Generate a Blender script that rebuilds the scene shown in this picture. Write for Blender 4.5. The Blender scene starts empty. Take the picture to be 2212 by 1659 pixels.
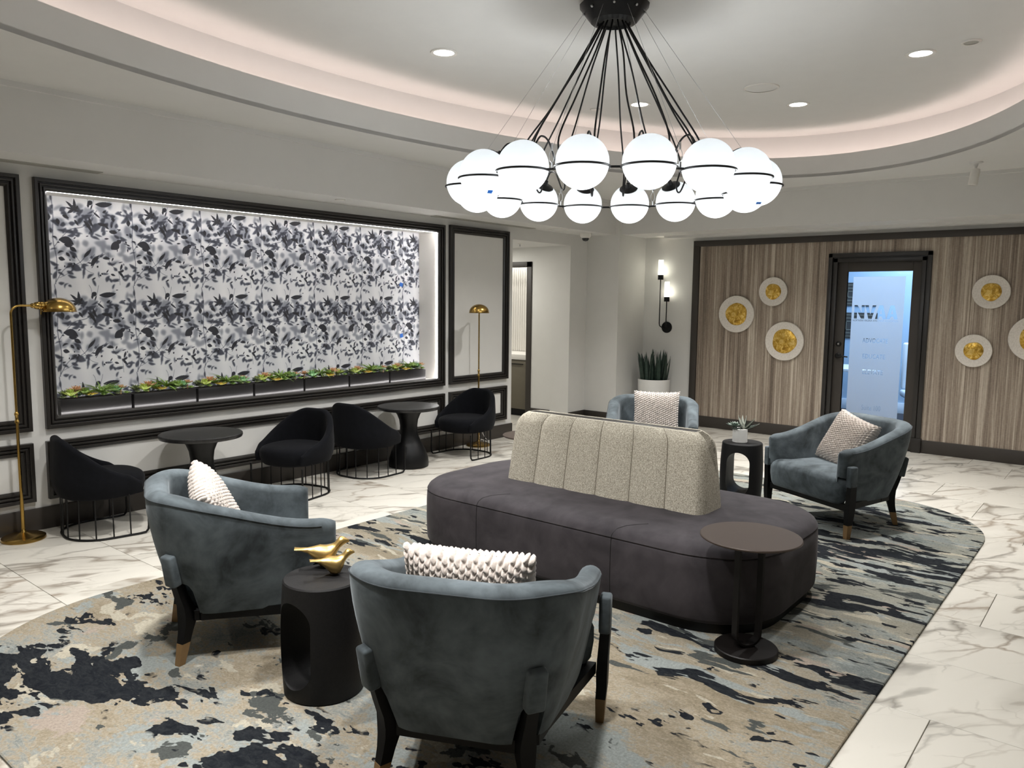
import bpy, bmesh, math, random
import numpy as np
from mathutils import Vector, Matrix, noise as mnoise

random.seed(7)
np.random.seed(7)
PI = math.pi
S = bpy.context.scene
COL = S.collection

# ------------------------------------------------------------------ camera
cam_data = bpy.data.cameras.new('camera')
cam_data.sensor_fit = 'HORIZONTAL'
cam_data.sensor_width = 36.0
cam_data.lens = 1665.0 / 2212.0 * 36.0
cam_data.clip_start = 0.05
cam_data.clip_end = 60
cam = bpy.data.objects.new('camera', cam_data)
COL.objects.link(cam)
cam.matrix_world = Matrix(((0.63501947, 0.07574242, -0.76877393, 0.0),
                           (-0.77241812, 0.07639913, -0.63050251, 0.0),
                           (0.01097787, 0.99419629, 0.10701975, 1.62),
                           (0, 0, 0, 1)))
S.camera = cam

# ------------------------------------------------------------------ world, exposure
S.view_settings.view_transform = 'Standard'
S.view_settings.look = 'None'
S.view_settings.gamma = 1.0
S.view_settings.use_curve_mapping = False
S.view_settings.exposure = 0.34
world = bpy.data.worlds.new('world')
world.use_nodes = True
world.node_tree.nodes['Background'].inputs[0].default_value = (0.9, 0.93, 1.0, 1)
world.node_tree.nodes['Background'].inputs[1].default_value = 0.3
S.world = world
DOWN_W = 30.0        # watts of each recessed downlight
COVE_E = 4.6         # emission of the cove strip
GLOBE_E = 1.5        # emission of each opal globe
BULB_W = 11.0         # watts of the bulb inside each globe
NICHE_E = 24.0        # emission of the niche light strip
OFFICE_W = 150.0

# ------------------------------------------------------------------ node helpers
def srgb(r, g, b):
    f = lambda c: (c / 255 / 12.92) if c / 255 <= 0.04045 else ((c / 255 + 0.055) / 1.055) ** 2.4
    return (f(r), f(g), f(b), 1.0)

class NT:
    def __init__(self, name):
        self.m = bpy.data.materials.new(name)
        self.m.use_nodes = True
        self.t = self.m.node_tree
        self.b = self.t.nodes['Principled BSDF']
        self.out = self.t.nodes['Material Output']
    def n(self, typ, **kw):
        nd = self.t.nodes.new(typ)
        for k, v in kw.items():
            if k in nd.bl_rna.properties:
                setattr(nd, k, v)
        return nd
    def l(self, a, b):
        self.t.links.new(a, b)
    def val(self, sock, v):
        if hasattr(v, 'links') or isinstance(v, bpy.types.NodeSocket):
            self.l(v, sock)
        else:
            sock.default_value = v
    def coord(self, kind='Object'):
        return self.n('ShaderNodeTexCoord').outputs[kind]
    def mapping(self, vec, scale=(1, 1, 1), loc=(0, 0, 0), rot=(0, 0, 0)):
        m = self.n('ShaderNodeMapping')
        self.l(vec, m.inputs['Vector'])
        m.inputs['Scale'].default_value = scale
        self.val(m.inputs['Location'], loc)
        m.inputs['Rotation'].default_value = rot
        return m.outputs[0]
    def noise(self, vec, scale, detail=4, rough=0.5, dist=0.0, col=False):
        n = self.n('ShaderNodeTexNoise')
        self.l(vec, n.inputs['Vector'])
        n.inputs['Scale'].default_value = scale
        n.inputs['Detail'].default_value = detail
        n.inputs['Roughness'].default_value = rough
        n.inputs['Distortion'].default_value = dist
        return n.outputs['Color' if col else 'Fac']
    def ramp(self, fac, stops, interp='LINEAR'):
        r = self.n('ShaderNodeValToRGB')
        self.l(fac, r.inputs[0])
        r.color_ramp.interpolation = interp
        els = r.color_ramp.elements
        while len(els) < len(stops):
            els.new(0.5)
        for e, (p, c) in zip(els, stops):
            e.position = p
            e.color = c if len(c) == 4 else (*c, 1)
        return r.outputs[0]
    def math(self, op, a, b=None, c=None, clamp=False):
        m = self.n('ShaderNodeMath')
        m.operation = op
        m.use_clamp = clamp
        self.val(m.inputs[0], a)
        if b is not None:
            self.val(m.inputs[1], b)
        if c is not None:
            self.val(m.inputs[2], c)
        return m.outputs[0]
    def mix(self, fac, a, b, mode='MIX'):
        m = self.n('ShaderNodeMix')
        m.data_type = 'RGBA'
        m.blend_type = mode
        self.val(m.inputs[0], fac)
        self.val(m.inputs[6], a)
        self.val(m.inputs[7], b)
        return m.outputs[2]
    def bump(self, h, strength=0.2, dist=0.01):
        b = self.n('ShaderNodeBump')
        b.inputs['Strength'].default_value = strength
        b.inputs['Distance'].default_value = dist
        self.l(h, b.inputs['Height'])
        self.l(b.outputs[0], self.b.inputs['Normal'])
    def set(self, **kw):
        for k, v in kw.items():
            self.val(self.b.inputs[k.replace('_', ' ')], v)
        return self

def simple(name, col, rough=0.5, metal=0.0, var=0.06, scale=6.0, bump=0.0, bscale=60, sheen=0.0, spec=0.5, coat=0.0):
    """procedural material: base colour modulated by noise, with optional fine relief"""
    t = NT(name)
    o = t.coord()
    n = t.noise(o, scale, 4, 0.55)
    lo = tuple(c * (1 - var) for c in col[:3]) + (1,)
    hi = tuple(min(1, c * (1 + var)) for c in col[:3]) + (1,)
    t.l(t.ramp(n, [(0.3, lo), (0.7, hi)]), t.b.inputs['Base Color'])
    t.set(Roughness=rough, Metallic=metal)
    t.b.inputs['Specular IOR Level'].default_value = spec
    if sheen:
        t.b.inputs['Sheen Weight'].default_value = sheen
        t.b.inputs['Sheen Roughness'].default_value = 0.4
    if coat:
        t.b.inputs['Coat Weight'].default_value = coat
    if bump:
        t.bump(t.noise(o, bscale, 3, 0.6), bump, 0.004)
    return t.m

def emit(name, col, strength):
    t = NT(name)
    t.set(Base_Color=(0.8, 0.8, 0.8, 1), Roughness=0.5)
    t.b.inputs['Emission Color'].default_value = (*col, 1)
    t.b.inputs['Emission Strength'].default_value = strength
    return t.m

M = {}
M['wall'] = simple('wall_paint', srgb(217, 216, 212), 0.7, var=0.015, bump=0.04, bscale=120)
M['taupe'] = simple('taupe_wall', srgb(96, 90, 83), 0.8, var=0.03)  # dark tone for the added closing walls, keeps their bounce light low
M['ceiling'] = simple('ceiling_paint', srgb(216, 215, 212), 0.8, var=0.012)
M['white'] = simple('white_paint', srgb(225, 222, 216), 0.5, var=0.015)
M['trim'] = simple('dark_trim', srgb(36, 33, 30), 0.36, var=0.02)
M['trim_flat'] = simple('dark_trim_flat', srgb(52, 47, 42), 0.5, var=0.03)
M['black'] = simple('black_metal', srgb(8, 8, 9), 0.42, var=0.08, spec=0.3)
M['black_wood'] = simple('black_wood', srgb(4, 4, 5), 0.5, var=0.12, spec=0.2, bump=0.03, bscale=90)
M['brass'] = simple('brass', srgb(172, 140, 76), 0.26, 1.0, var=0.07, scale=14)
M['gold_tip'] = simple('gold_leg_tip', srgb(132, 104, 68), 0.42, 0.2, var=0.06, scale=14)
M['gold_bird'] = simple('gold_brushed', srgb(190, 160, 100), 0.34, 0.85, var=0.1, scale=20, bump=0.1, bscale=70)
M['steel'] = simple('steel', srgb(185, 185, 185), 0.3, 0.9, var=0.03)
M['bronze'] = simple('bronze_top', srgb(64, 54, 48), 0.45, 0.2, var=0.05, scale=3, spec=0.3)
M['dark_bronze'] = simple('dark_bronze', srgb(17, 14, 13), 0.45, 0.1, var=0.07, spec=0.25)
M['ceramic'] = simple('white_ceramic', srgb(222, 221, 217), 0.45, var=0.02)
M['soil'] = simple('soil', srgb(40, 33, 26), 0.95, var=0.4, scale=60, bump=0.6, bscale=80)
M['black_fabric'] = simple('black_wool', srgb(13, 14, 18), 0.95, var=0.2, scale=25, bump=0.25, bscale=400, sheen=0.03, spec=0.15)
M['planter'] = simple('planter_black', srgb(38, 37, 37), 0.3, 0.3, var=0.04)
M['tape'] = simple('blue_tape', srgb(40, 110, 205), 0.6, var=0.03)
M['vent'] = simple('vent_metal', srgb(170, 168, 160), 0.5, var=0.02)
M['vent_dark'] = simple('vent_dark', srgb(70, 68, 64), 0.8, var=0.1)

def velvet(name, dark, light, sheen=0.5, seam=None):
    t = NT(name)
    o = t.coord()
    n1 = t.noise(o, 4.5, 5, 0.62, 0.6)
    n2 = t.noise(o, 15, 3, 0.5)
    f = t.math('ADD', t.math('MULTIPLY', n1, 0.75), t.math('MULTIPLY', n2, 0.25))
    t.l(t.ramp(f, [(0.36, dark), (0.50, tuple((a + b) / 2 for a, b in zip(dark, light))), (0.66, light)]), t.b.inputs['Base Color'])
    t.set(Roughness=0.85)
    t.b.inputs['Specular IOR Level'].default_value = 0.25
    t.b.inputs['Sheen Weight'].default_value = sheen
    t.b.inputs['Sheen Roughness'].default_value = 0.35
    t.b.inputs['Sheen Tint'].default_value = (*[min(1, c * 2 + .25) for c in light[:3]], 1)
    t.bump(t.noise(o, 300, 2, 0.5), 0.08, 0.002)
    return t.m
M['velvet'] = velvet('blue_grey_velvet', srgb(50, 56, 59), srgb(99, 108, 113), 0.38)
M['velvet_dark'] = velvet('blue_grey_piping', srgb(52, 57, 60), srgb(66, 72, 76), 0.1)
M['suede'] = velvet('charcoal_suede', srgb(46, 43, 46), srgb(66, 62, 65), 0.2)

# nubby woven fabric of the banquette back
t = NT('boucle_fabric')
o = t.coord()
n = t.noise(o, 170, 3, 0.7)
n2 = t.noise(t.mapping(o, (1, 1, 2.2)), 420, 2, 0.6)
f = t.math('ADD', t.math('MULTIPLY', n, 0.6), t.math('MULTIPLY', n2, 0.4))
t.l(t.ramp(f, [(0.38, srgb(118, 111, 98)), (0.5, srgb(170, 163, 147)), (0.62, srgb(216, 211, 196))]), t.b.inputs['Base Color'])
t.set(Roughness=0.95)
t.bump(f, 0.5, 0.003)
M['boucle'] = t.m
M['seam_thread'] = simple('seam_thread', srgb(118, 110, 96), 0.9, var=0.1, scale=80)

# chunky knit wool
t = NT('knit_wool')
o = t.coord()
n = t.noise(o, 90, 4, 0.7)
t.l(t.ramp(n, [(0.3, srgb(178, 168, 160)), (0.7, srgb(214, 205, 197))]), t.b.inputs['Base Color'])
t.set(Roughness=0.95)
t.b.inputs['Sheen Weight'].default_value = 0.3
t.bump(n, 0.6, 0.003)
M['knit'] = t.m

# marble tile, each tile its own slab of stone
t = NT('marble_tile')
o = t.n('ShaderNodeNewGeometry').outputs['Position']
rnd = t.n('ShaderNodeObjectInfo').outputs['Random']
cmb = t.n('ShaderNodeCombineXYZ')
t.l(t.math('MULTIPLY', rnd, 37.0), cmb.inputs[0])
t.l(t.math('MULTIPLY', rnd, 91.0), cmb.inputs[1])
t.l(t.math('MULTIPLY', rnd, 13.0), cmb.inputs[2])
va = t.n('ShaderNodeVectorMath'); va.operation = 'ADD'
t.l(o, va.inputs[0]); t.l(cmb.outputs[0], va.inputs[1])
q = t.mapping(va.outputs[0], (1.0, 1.0, 1.0), rot=(0, 0, 0.55))
q = t.mapping(q, (0.75, 1.9, 1.0))
warp = t.noise(q, 2.2, 4, 0.6, col=True)
wv = t.n('ShaderNodeVectorMath'); wv.operation = 'MULTIPLY_ADD'
t.l(warp, wv.inputs[0]); wv.inputs[1].default_value = (0.35, 0.35, 0.0); t.l(q, wv.inputs[2])
qw = wv.outputs[0]
def vein(vec, scale, width, det=3, rough=0.5):
    nn = t.noise(vec, scale, det, rough)
    a = t.math('ABSOLUTE', t.math('SUBTRACT', nn, 0.5))
    return t.math('SUBTRACT', 1.0, t.math('MULTIPLY', a, 1.0 / width), clamp=True)
def cells(vec, scale, width):
    vo = t.n('ShaderNodeTexVoronoi'); vo.feature = 'DISTANCE_TO_EDGE'
    t.l(vec, vo.inputs['Vector']); vo.inputs['Scale'].default_value = scale
    return t.math('SUBTRACT', 1.0, t.math('MULTIPLY', vo.outputs['Distance'], 1.0 / width), clamp=True)
v1 = vein(qw, 0.9, 0.018)
v1s = vein(qw, 0.9, 0.09)
v2 = cells(qw, 2.4, 0.045)
v3 = cells(qw, 6.5, 0.05)
cl = t.noise(q, 1.1, 3, 0.5, 0.4)
mask = t.ramp(cl, [(0.42, (0, 0, 0, 1)), (0.60, (1, 1, 1, 1))])
mask2 = t.ramp(t.noise(q, 2.3, 3, 0.5), [(0.50, (0, 0, 0, 1)), (0.66, (1, 1, 1, 1))])
warm = t.noise(q, 0.7, 2, 0.5)
base = t.mix(t.math('MULTIPLY', t.math('MULTIPLY', v1s, mask), 0.42), srgb(208, 204, 194), srgb(150, 145, 134))
vc = t.mix(t.ramp(warm, [(0.42, (0, 0, 0, 1)), (0.6, (1, 1, 1, 1))]), srgb(112, 108, 100), srgb(128, 112, 94))
c1 = t.mix(t.math('MULTIPLY', v1, 0.75), base, vc)
c2 = t.mix(t.math('MULTIPLY', t.math('MULTIPLY', v2, mask), 0.75), c1, vc)
c3 = t.mix(t.math('MULTIPLY', t.math('MULTIPLY', v3, mask2), 0.34), c2, vc)
t.l(c3, t.b.inputs['Base Color'])
t.set(Roughness=0.33)
t.b.inputs['Specular IOR Level'].default_value = 0.4
M['marble'] = t.m
M['grout'] = simple('grout', srgb(150, 146, 138), 0.9, var=0.06, scale=30)

# striated wood wall covering
t = NT('striated_wood_panel')
o = t.coord()
s1 = t.noise(t.mapping(o, (1, 1, 0.02)), 16, 2, 0.5)
s2 = t.noise(t.mapping(o, (1, 1, 0.012)), 75, 3, 0.6)
s3 = t.noise(t.mapping(o, (1, 1, 0.06)), 260, 2, 0.6)
f = t.math('ADD', t.math('ADD', t.math('MULTIPLY', s1, 0.45), t.math('MULTIPLY', s2, 0.40)), t.math('MULTIPLY', s3, 0.15))
base = t.ramp(f, [(0.38, srgb(92, 79, 68)), (0.45, srgb(132, 117, 103)), (0.53, srgb(168, 154, 138)), (0.61, srgb(210, 199, 182))])
sb = t.n('ShaderNodeSeparateXYZ'); t.l(o, sb.inputs[0])
br = t.noise(t.mapping(o, (1, 1, 5)), 30, 3, 0.6)
t.l(t.mix(0.25, base, t.ramp(br, [(0.3, srgb(90, 78, 68)), (0.7, srgb(160, 148, 132))])), t.b.inputs['Base Color'])
t.set(Roughness=0.55)
t.bump(s2, 0.25, 0.004)
M['wood_panel'] = t.m

# hammered gold leaf
t = NT('gold_leaf')
o = t.coord()
n = t.noise(o, 22, 5, 0.65, 1.0)
t.l(t.ramp(n, [(0.32, srgb(150, 112, 40)), (0.5, srgb(205, 165, 72)), (0.68, srgb(240, 214, 140))]), t.b.inputs['Base Color'])
t.set(Roughness=0.36, Metallic=0.85)
t.bump(n, 0.5, 0.01)
M['gold_leaf'] = t.m

# dark table tops
t = NT('black_grained_top')
o = t.coord()
n = t.noise(t.mapping(o, (1, 9, 1)), 12, 4, 0.6)
t.l(t.ramp(n, [(0.3, srgb(22, 22, 23)), (0.7, srgb(44, 43, 43))]), t.b.inputs['Base Color'])
t.set(Roughness=0.38)
t.bump(n, 0.08, 0.002)
M['cafe_top'] = t.m
t = NT('black_textured_composite')
o = t.coord()
n = t.noise(o, 130, 3, 0.7)
t.l(t.ramp(n, [(0.3, srgb(10, 10, 10)), (0.7, srgb(21, 20, 21))]), t.b.inputs['Base Color'])
t.set(Roughness=0.6)
t.b.inputs['Specular IOR Level'].default_value = 0.3
t.bump(n, 0.25, 0.002)
M['drum'] = t.m

# rug
t = NT('abstract_rug')
o = t.coord()
sx = t.n('ShaderNodeSeparateXYZ'); t.l(o, sx.inputs[0])
wob = t.noise(o, 1.6, 3, 0.5, col=True)
vm = t.n('ShaderNodeVectorMath'); vm.operation = 'MULTIPLY_ADD'
t.l(wob, vm.inputs[0]); vm.inputs[1].default_value = (0.25, 0.25, 0); t.l(o, vm.inputs[2])
ow = vm.outputs[0]
fx = t.ramp(t.math('MULTIPLY', sx.outputs[0], 1 / 7.0), [(0.24, (0, 0, 0, 1)), (0.46, (1, 1, 1, 1))])   # streakier toward one end
def blend(lo, hi, seed, det=6, rough=0.6):
    """noise that is patchy at one end of the rug and streaked at the other"""
    a = t.noise(t.mapping(ow, lo, loc=(seed, seed * 1.7, 0)), 1.0, det + 1, rough + 0.06)
    b = t.noise(t.mapping(ow, hi, loc=(seed * 2.1, seed, 0)), 1.0, det, rough)
    return t.math('ADD', t.math('MULTIPLY', a, t.math('SUBTRACT', 1.0, fx)), t.math('MULTIPLY', b, fx))
def step(v, e, w=0.006):
    return t.ramp(v, [(max(0, e - w), (0, 0, 0, 1)), (min(1, e + w), (1, 1, 1, 1))])
grain = t.noise(o, 95, 4, 0.75)
grain2 = t.noise(t.mapping(o, (1, 0.5, 1)), 34, 5, 0.75, 1.5)
m1 = blend((1.5, 1.0, 1), (3.0, 0.8, 1), 3.1, 5)
soft = t.math('ADD', t.math('MULTIPLY', m1, 0.62), t.math('MULTIPLY', grain2, 0.38))
base = t.ramp(soft, [(0.40, srgb(118, 124, 122)), (0.465, srgb(150, 151, 142)), (0.51, srgb(160, 147, 122)), (0.60, srgb(138, 124, 98))])
fx2 = t.ramp(t.math('MULTIPLY', sx.outputs[0], 1 / 7.0), [(0.42, (0, 0, 0, 1)), (0.66, (1, 1, 1, 1))])
xr = t.mix(t.math('MULTIPLY', fx2, 0.6), base, t.ramp(grain2, [(0.35, srgb(116, 126, 122)), (0.65, srgb(158, 166, 158))]))
pink = step(blend((2.2, 1.6, 1), (4.5, 1.3, 1), 9.7, 5), 0.60, 0.01)
c = t.mix(pink, xr, srgb(166, 150, 134))
cream = step(blend((5, 3.2, 1), (13, 2.8, 1), 21.3, 3, 0.5), 0.605, 0.005)
c = t.mix(cream, c, srgb(178, 170, 148))
blue = step(blend((2.6, 1.8, 1), (6, 1.2, 1), 33.3, 8, 0.66), 0.56, 0.012)
c = t.mix(blue, c, srgb(146, 153, 149))
char = step(blend((5.0, 3.4, 1), (11, 2.4, 1), 5.9, 4, 0.52), 0.60, 0.004)
c = t.mix(char, c, srgb(76, 80, 77))
# dark navy: noise plus a few large areas woven into the design
dk = t.math('SUBTRACT', blend((3.0, 2.3, 1), (9.0, 1.9, 1), 14.2, 4, 0.54), t.math('MULTIPLY', fx, 0.022))
bias = None
for (bx, by, rx, ry, am) in [(1.20, 3.50, 0.28, 0.35, 0.22), (1.40, 3.05, 0.16, 0.3, 0.08), (1.36, 2.38, 0.17, 0.55, 0.20), (1.15, 2.9, .2, .25, -.10), (1.6, 3.1, .25, .5, -.08),
                             (3.45, 3.95, 0.25, 0.5, 0.10), (5.25, 1.25, 0.22, 0.75, 0.14), (3.3, 0.9, 0.12, 0.5, 0.13), (6.3, 1.3, .2, .6, .08),
                             (4.25, 0.95, 0.12, 0.45, 0.10), (3.0, 1.3, 0.1, 0.4, 0.10), (5.6, 1.5, 1.1, 1.0, .05), (4.8, 1.0, .3, .5, .05), (2.25, 2.9, .2, .3, .07), (1.8, 3.55, .5, .2, -.10), (1.9, 2.9, .25, .3, -.06)]:
    dx = t.math('MULTIPLY', t.math('SUBTRACT', sx.outputs[0], bx), 1 / rx)
    dy = t.math('MULTIPLY', t.math('SUBTRACT', sx.outputs[1], by), 1 / ry)
    d2 = t.math('ADD', t.math('MULTIPLY', dx, dx), t.math('MULTIPLY', dy, dy))
    g = t.math('MULTIPLY', t.math('SUBTRACT', 1.0, t.math('MULTIPLY', d2, 0.5), clamp=True), am)
    bias = g if bias is None else t.math('ADD', bias, g)
fine = t.noise(t.mapping(ow, (14, 5, 1)), 1.0, 2, 0.5)
dk2 = t.math('ADD', t.math('ADD', dk, bias), t.math('MULTIPLY', t.math('SUBTRACT', fine, 0.5), 0.34))
fl = t.noise(t.mapping(ow, (13, 6.5, 1), loc=(4, 9, 0)), 1.0, 3, 0.5)
fleck = t.math('MULTIPLY', step(fl, 0.60, 0.004), step(dk2, 0.50, 0.02))
fl2 = t.noise(t.mapping(ow, (15, 6, 1), loc=(14, 29, 0)), 1.0, 3, 0.5)
hole = t.math('MULTIPLY', step(fl2, 0.64, 0.004), t.math('SUBTRACT', 1.0, step(dk2, 0.70, 0.02)))
dark = t.math('MULTIPLY', t.math('MAXIMUM', step(dk2, 0.605, 0.003), fleck), t.math('SUBTRACT', 1.0, hole), clamp=True)
navy = t.mix(t.ramp(grain2, [(0.4, (0, 0, 0, 1)), (0.7, (1, 1, 1, 1))]), srgb(21, 25, 32), srgb(46, 50, 53))
c = t.mix(dark, c, navy)
c = t.mix(1.0, c, t.ramp(grain, [(0.30, (0.62, 0.62, 0.62, 1)), (0.70, (1, 1, 1, 1))]), 'MULTIPLY')
hs = t.n('ShaderNodeHueSaturation'); hs.inputs['Saturation'].default_value = 0.80; hs.inputs['Value'].default_value = 0.93
t.l(c, hs.inputs['Color']); c = hs.outputs[0]
t.l(c, t.b.inputs['Base Color'])
t.set(Roughness=0.95)
t.b.inputs['Specular IOR Level'].default_value = 0.1
h = t.math('SUBTRACT', t.math('MULTIPLY', grain, 0.35), t.math('MULTIPLY', dark, 0.6))
t.bump(h, 0.5, 0.005)
M['rug'] = t.m

# glass kinds
def clear_glass(name, tint=(0.93, 0.96, 1, 1), refl=0.10):
    t = NT(name)
    tr = t.n('ShaderNodeBsdfTransparent'); tr.inputs[0].default_value = tint
    gl = t.n('ShaderNodeBsdfGlossy'); gl.inputs['Roughness'].default_value = 0.02
    fr = t.n('ShaderNodeFresnel'); fr.inputs[0].default_value = 1.45
    mx = t.n('ShaderNodeMixShader')
    t.l(fr.outputs[0], mx.inputs[0]); t.l(tr.outputs[0], mx.inputs[1]); t.l(gl.outputs[0], mx.inputs[2])
    t.l(mx.outputs[0], t.out.inputs[0])
    return t.m
M['glass'] = clear_glass('clear_glass')
t = NT('frosted_film')
df = t.n('ShaderNodeBsdfDiffuse'); df.inputs[0].default_value = (0.62, 0.68, 0.76, 1)
tl = t.n('ShaderNodeBsdfTranslucent'); tl.inputs[0].default_value = (0.80, 0.86, 0.93, 1)
mx = t.n('ShaderNodeMixShader'); mx.inputs[0].default_value = 0.62
t.l(df.outputs[0], mx.inputs[1]); t.l(tl.outputs[0], mx.inputs[2]); t.l(mx.outputs[0], t.out.inputs[0])
M['film'] = t.m
def opal(name, strength, col, trans=0.6, tcol=0.93, clear=0.0, dif=0.55):
    t = NT(name)
    df = t.n('ShaderNodeBsdfDiffuse'); df.inputs[0].default_value = (dif * 0.95, dif * 0.98, dif, 1)
    tl = t.n('ShaderNodeBsdfTranslucent'); tl.inputs[0].default_value = (tcol * 0.96, tcol * 0.99, tcol, 1)
    gl = t.n('ShaderNodeBsdfGlossy'); gl.inputs['Roughness'].default_value = 0.15
    em = t.n('ShaderNodeEmission'); em.inputs[0].default_value = (*col, 1); em.inputs[1].default_value = strength
    m1 = t.n('ShaderNodeMixShader'); m1.inputs[0].default_value = trans
    t.l(df.outputs[0], m1.inputs[1]); t.l(tl.outputs[0], m1.inputs[2])
    m2 = t.n('ShaderNodeMixShader'); m2.inputs[0].default_value = 0.0 if clear else 0.04
    t.l(m1.outputs[0], m2.inputs[1]); t.l(gl.outputs[0], m2.inputs[2])
    if clear:
        tp = t.n('ShaderNodeBsdfTransparent')
        m3 = t.n('ShaderNodeMixShader'); m3.inputs[0].default_value = clear
        t.l(m2.outputs[0], m3.inputs[1]); t.l(tp.outputs[0], m3.inputs[2])
        m2 = m3
    ad = t.n('ShaderNodeAddShader')
    t.l(m2.outputs[0], ad.inputs[0]); t.l(em.outputs[0], ad.inputs[1])
    t.l(ad.outputs[0], t.out.inputs[0])
    return t.m
M['opal'] = opal('opal_globe_glass', 0.16, (0.92, 0.98, 1.0), 0.22, 0.24, 0.2, 0.12)
M['opal_warm'] = opal('opal_tube_glass', 0.75, (1.0, 0.93, 0.78))
M['led_warm'] = emit('cove_led', (1.0, 0.82, 0.77), COVE_E)
M['led_niche'] = emit('niche_led', (1.0, 0.97, 0.97), NICHE_E)
M['lens'] = emit('downlight_lens', (1.0, 0.98, 0.94), 6.0)

# ------------------------------------------------------------------ mesh helpers
def mesh_from(name, verts, faces, smooth=None):
    me = bpy.data.meshes.new(name)
    me.from_pydata([tuple(v) for v in verts], [], faces)
    me.update()
    if smooth is not None:
        me.polygons.foreach_set('use_smooth', [True] * len(me.polygons))
        me.set_sharp_from_angle(angle=math.radians(smooth))
    return me

class MB:
    """collects shapes that end up as one mesh"""
    def __init__(self):
        self.v, self.f = [], []
    def add(self, verts, faces, mat=None):
        o = len(self.v)
        self.v += [tuple(mat @ Vector(p)) if mat is not None else tuple(p) for p in verts]
        self.f += [tuple(i + o for i in f) for f in faces]
        return self
    def box(self, x0, x1, y0, y1, z0, z1, mat=None):
        v = [(x0, y0, z0), (x1, y0, z0), (x1, y1, z0), (x0, y1, z0), (x0, y0, z1), (x1, y0, z1), (x1, y1, z1), (x0, y1, z1)]
        f = [(3, 2, 1, 0), (4, 5, 6, 7), (0, 1, 5, 4), (1, 2, 6, 5), (2, 3, 7, 6), (3, 0, 4, 7)]
        return self.add(v, f, mat)
    def bbox(self, x0, x1, y0, y1, z0, z1, bev=0.004, seg=2, mat=None):
        bm = bmesh.new()
        bmesh.ops.create_cube(bm, size=1)
        for v in bm.verts:
            v.co = Vector(((x0 + x1) / 2 + v.co.x * (x1 - x0), (y0 + y1) / 2 + v.co.y * (y1 - y0), (z0 + z1) / 2 + v.co.z * (z1 - z0)))
        bmesh.ops.bevel(bm, geom=bm.edges[:], offset=bev, segments=seg, affect='EDGES', profile=0.5)
        bm.verts.ensure_lookup_table()
        self.add([v.co.copy() for v in bm.verts], [tuple(v.index for v in f.verts) for f in bm.faces], mat)
        bm.free()
        return self
    def lathe(self, prof, seg=32, mat=None, cap=True):
        n = len(prof)
        v = []
        for i in range(seg):
            a = 2 * PI * i / seg
            for r, z in prof:
                v.append((r * math.cos(a), r * math.sin(a), z))
        f = []
        for i in range(seg):
            j = (i + 1) % seg
            for k in range(n - 1):
                f.append((i * n + k, j * n + k, j * n + k + 1, i * n + k + 1))
        if cap:
            if prof[0][0] > 1e-5:
                f.append(tuple(i * n for i in reversed(range(seg))))
            if prof[-1][0] > 1e-5:
                f.append(tuple(i * n + n - 1 for i in range(seg)))
        return self.add(v, f, mat)
    def tube(self, pts, r, seg=8, closed=False, mat=None, flat=None):
        pts = [Vector(p) for p in pts]
        n = len(pts)
        rad = r if isinstance(r, (list, tuple)) else [r] * n
        v, f = [], []
        up = None
        for i, p in enumerate(pts):
            if closed:
                tg = pts[(i + 1) % n] - pts[i - 1]
            else:
                tg = pts[min(i + 1, n - 1)] - pts[max(i - 1, 0)]
            if tg.length < 1e-9:
                tg = Vector((0, 0, 1))
            tg.normalize()
            if up is None:
                up = Vector((0, 0, 1)) if abs(tg.z) < 0.9 else Vector((1, 0, 0))
            sd = tg.cross(up)
            if sd.length < 1e-6:
                sd = tg.orthogonal()
            sd.normalize()
            up = sd.cross(tg).normalized()
            for k in range(seg):
                a = 2 * PI * k / seg
                fl = flat if flat else 1.0
                v.append(p + sd * (math.cos(a) * rad[i]) + up * (math.sin(a) * rad[i] * fl))
        m = n if closed else n - 1
        for i in range(m):
            j = (i + 1) % n
            for k in range(seg):
                l = (k + 1) % seg
                f.append((i * seg + k, i * seg + l, j * seg + l, j * seg + k))
        if not closed:
            f.append(tuple(reversed(range(seg))))
            f.append(tuple((n - 1) * seg + k for k in range(seg)))
        return self.add(v, f, mat)
    def rings(self, rings, cap0=True, cap1=True, mat=None, closed=True):
        n = len(rings[0])
        v = [p for r in rings for p in r]
        f = []
        for i in range(len(rings) - 1):
            for k in range(n if closed else n - 1):
                l = (k + 1) % n
                f.append((i * n + k, i * n + l, (i + 1) * n + l, (i + 1) * n + k))
        if cap0:
            f.append(tuple(reversed(range(n))))
        if cap1:
            f.append(tuple((len(rings) - 1) * n + k for k in range(n)))
        return self.add(v, f, mat)
    def prism(self, poly, z0, z1, mat=None):
        n = len(poly)
        return self.rings([[(x, y, z0) for x, y in poly], [(x, y, z1) for x, y in poly]], mat=mat)
    def sphere(self, c, r, seg=24, rg=16, mat=None):
        prof = [(max(1e-6, math.sin(PI * k / rg)) * r, -math.cos(PI * k / rg) * r) for k in range(rg + 1)]
        m = Matrix.Translation(c)
        return self.lathe(prof, seg, (mat @ m) if mat is not None else m, cap=False)
    def mesh(self, name, smooth=35):
        me = mesh_from(name, self.v, self.f)
        bm = bmesh.new(); bm.from_mesh(me)
        bmesh.ops.remove_doubles(bm, verts=bm.verts, dist=1e-5)
        bmesh.ops.recalc_face_normals(bm, faces=bm.faces)
        bm.to_mesh(me); bm.free()
        if smooth:
            me.polygons.foreach_set('use_smooth', [True] * len(me.polygons))
            me.set_sharp_from_angle(angle=math.radians(smooth))
        return me

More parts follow.
